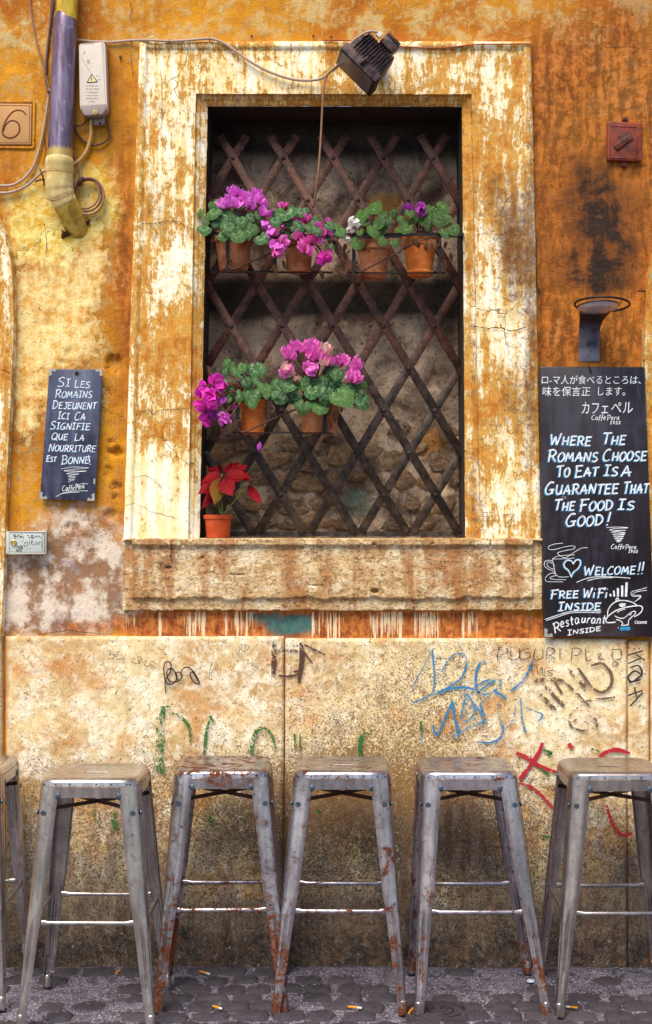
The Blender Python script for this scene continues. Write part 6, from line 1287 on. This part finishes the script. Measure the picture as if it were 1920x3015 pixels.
graf('graffiti', 'blue spray painted tag', b2, [([(400,268),(440,200),(480,120),(500,85)],3),([(500,85),(505,150),(510,220),(500,300)],5),([(545,190),(570,140),(610,105),(650,110),(660,150),(640,210),(580,260),(500,295),(410,335)],6),([(500,300),(580,270),(650,262),(700,272)],7),([(755,150),(735,140),(712,170),(703,230),(712,290)],7),([(712,290),(760,250),(810,225),(822,245),(790,280),(740,295),(700,270)],7),([(700,262),(740,235),(790,225),(820,240),(800,275)],6),([(740,300),(790,285),(830,300),(848,325)],7),([(972,135),(950,190),(920,235),(870,278)],8),
    ([(502,440),(520,488),(550,430),(575,370),(595,325)],8),([(595,325),(600,380),(615,440),(620,505)],9),([(620,505),(630,430),(645,350),(662,290)],6),([(662,290),(690,330),(720,370),(740,420)],6),([(740,420),(690,440),(640,470),(600,490),(590,470)],8),([(650,400),(680,350),(700,365),(680,410),(645,420),(650,390)],7),([(755,315),(725,340),(740,380),(745,420),(680,450)],7),([(810,330),(808,390),(830,440),(825,490),(780,520),(710,518)],6),([(915,310),(918,370),(925,430),(940,475)],7),([(925,350),(970,370),(1018,390),(995,425)],5),([(830,470),(860,440),(885,400),(890,340)],3),([(455,485),(445,530)],5)], 6, SB)
graf('graffiti', 'red spray painted letters', b2, [([(1018,522),(1000,570),(960,630),(910,695)],13),([(895,570),(950,595),(1010,635),(1100,665)],12),([(905,712),(960,728),(1010,765),(1050,810),(1080,840)],9),([(1140,525),(1160,550)],18),([(1285,590),(1320,565),(1370,555),(1430,572)],12)], 12, SR)
b8 = lambda x, y: (1180 + x / 2.0716, 2180 + y / 2.0716)
graf('graffiti', 'red curved stroke seen between the legs of the right stool', b8, [[(1255,395),(1275,460),(1310,540),(1360,580),(1412,565)]], 11, SR)
graf('graffiti', 'thin pencilled words along the top of the middle slab', b2, [([(805,135),(815,75),(855,85),(840,105),(815,105)],3),([(870,80),(868,128),(905,125),(908,75)],3),([(955,78),(915,90),(915,128),(955,122),(958,100),(935,100)],3),([(985,78),(975,128),(1015,125),(1020,80)],3),([(1035,130),(1040,78),(1075,85),(1060,108),(1040,108)],3),([(1050,108),(1080,130)],3),([(1100,78),(1100,130)],3),([(1155,135),(1160,80),(1200,85),(1185,110),(1165,110)],3),([(1220,80),(1225,135),(1250,130)],3),([(1275,110),(1300,100),(1280,125),(1310,130)],3),([(1340,85),(1385,85),(1385,125),(1350,130),(1345,90)],3),([(1345,150),(1360,140),(1372,152),(1358,164),(1345,152)],3),([(945,160),(1000,155)],2.5),([(965,160),(975,210)],2.5),([(990,160),(1000,205),(1015,165),(1020,208)],2.5),([(1030,165),(1030,210),(1065,200),(1040,185),(1070,180),(1035,165)],2.5)], 2.5, SK)
graf('graffiti', 'smeared grey tag below the pencilled words', b2, [([(1140,172),(1180,225),(1220,260)],11),([(1185,170),(1220,220),(1250,265)],9),([(1245,160),(1300,150),(1340,195),(1340,250),(1300,285),(1250,265),(1215,240)],9),([(965,250),(1000,230),(1060,225),(1120,230)],12),([(975,270),(1030,320),(1080,370)],14),([(1020,240),(1070,300),(1120,350)],12),([(1070,225),(1110,290)],10),([(1110,225),(1180,290),(1250,362)],7),([(1200,330),(1280,318),(1360,308)],7),([(1205,345),(1170,370),(1145,400),(1150,440),(1200,465),(1260,455),(1275,425),(1245,400),(1190,402),(1165,425)],7)], 8, SKF)
graf('graffiti', 'black vertical marker word on the narrow right slab', b2, [([(1420,110),(1490,90)],6),([(1455,105),(1500,135)],6),([(1420,150),(1480,125)],6),([(1430,170),(1470,160),(1485,200),(1440,235),(1420,215),(1450,185),(1480,200)],6),([(1425,240),(1480,225)],6),([(1420,300),(1490,275)],6),([(1450,260),(1460,310)],6),([(1430,350),(1490,285)],6),([(1448,78),(1452,84)],5),([(1470,76),(1474,82)],5),([(1475,325),(1478,330)],5),([(1475,345),(1480,350)],5)], 6, SKK)
graf('graffiti', 'looping purple black marker signature on the left slab', b1, [([(780,290),(775,230),(770,170),(780,142),(803,150),(800,190),(780,225),(790,245),(822,240),(830,205),(810,175),(785,185),(795,230),(830,235),(855,215),(845,190),(825,200),(840,230)],4),([(850,200),(860,175),(885,168),(915,195),(938,245),(910,235),(895,205),(905,190),(930,230)],4)], 4, SKK)
graf('graffiti', 'faint scratched writing left of the looping signature', b1, [[(495,130),(505,95),(520,90),(515,125),(540,120),(530,95),(555,100),(545,130),(575,125),(590,110)],[(560,125),(585,130),(580,118)],[(610,130),(635,122),(620,140),(650,150),(665,125),(650,120),(655,155)],[(670,150),(690,135),(680,160),(705,160),(710,140),(745,155)],[(700,150),(730,165)],[(1108,75),(1120,110),(1130,80),(1150,95),(1155,65),(1172,70),(1160,90)],[(952,140),(935,200)],[(1005,120),(985,200),(1025,150)]], 1.8, SK)
graf('graffiti', 'faded green painted letters on the left slab', b1, [([(765,350),(762,420),(760,500),(755,580),(765,665)],18),([(740,400),(738,500),(738,600),(742,655)],9),([(780,352),(805,352)],8),([(805,380),(850,400),(890,450),(895,520)],9),([(995,395),(975,450),(965,520),(960,580)],9),([(985,395),(1010,430)],8),([(1235,450),(1205,470),(1188,520),(1185,600)],14),([(1240,450),(1275,480),(1298,550)],8),([(1385,480),(1388,560)],8),([(1410,480),(1412,560)],6),([(625,355),(600,375),(585,405)],9),([(650,455),(665,500),(675,570)],9),([(260,500),(255,525)],7),([(300,520),(310,545)],7)], 10, SG)
graf('graffiti', 'green painted stroke above the stool at the slab joint and small green marks', b2, [([(185,465),(165,500),(160,545),(163,590)],14),([(180,470),(205,485)],9),([(445,420),(450,470)],12),([(655,490),(650,550)],7),([(1020,555),(1060,570),(1040,580)],8),([(1245,560),(1260,550),(1285,565)],6),([(1010,640),(1050,680)],9)], 10, SG)
c5 = lambda x, y: (x / 2.884, 2180 + y / 2.884); c6 = lambda x, y: (440 + x / 2.884, 2180 + y / 2.884)
graf('graffiti', 'green paint dabs seen under the stool seats', lambda x, y: (x, y), [([c5(760,560), c5(790,620), c5(840,710)],14),([c5(960,620), c5(970,700), c5(985,770)],16),([c6(500,660), c6(560,700)],22),([c6(520,690), c6(545,730)],16),([(925,2388),(942,2390)],10),([(1595,2462),(1622,2466)],10),([(1570,2560),(1575,2590)],8),([(1430,2560),(1440,2580)],7)], 12, SG)
graf('graffiti', 'brown black painted animal shape over the slab joint', b1, [([(1290,45),(1290,110),(1285,200)],16),([(1275,92),(1340,90),(1415,90)],9),([(1415,50),(1420,120),(1405,240)],14),([(1310,205),(1360,210),(1420,195)],7),([(1430,60),(1500,95),(1530,110)],6),([(1430,95),(1470,150)],7),([(1380,190),(1420,180)],9)], 10, SBR)
graf('graffiti', 'faint pencilled signs low on the right of the window frame', lambda x, y: (340 + x / 1.179, 1500 + y / 1.179), [[(1265,10),(1315,10)],[(1270,25),(1310,25)],[(1268,40),(1318,40)],[(1290,5),(1290,60)],[(1345,20),(1385,18),(1350,60),(1390,55)],[(1260,70),(1290,72)]], 2.4, SKF, -.029)
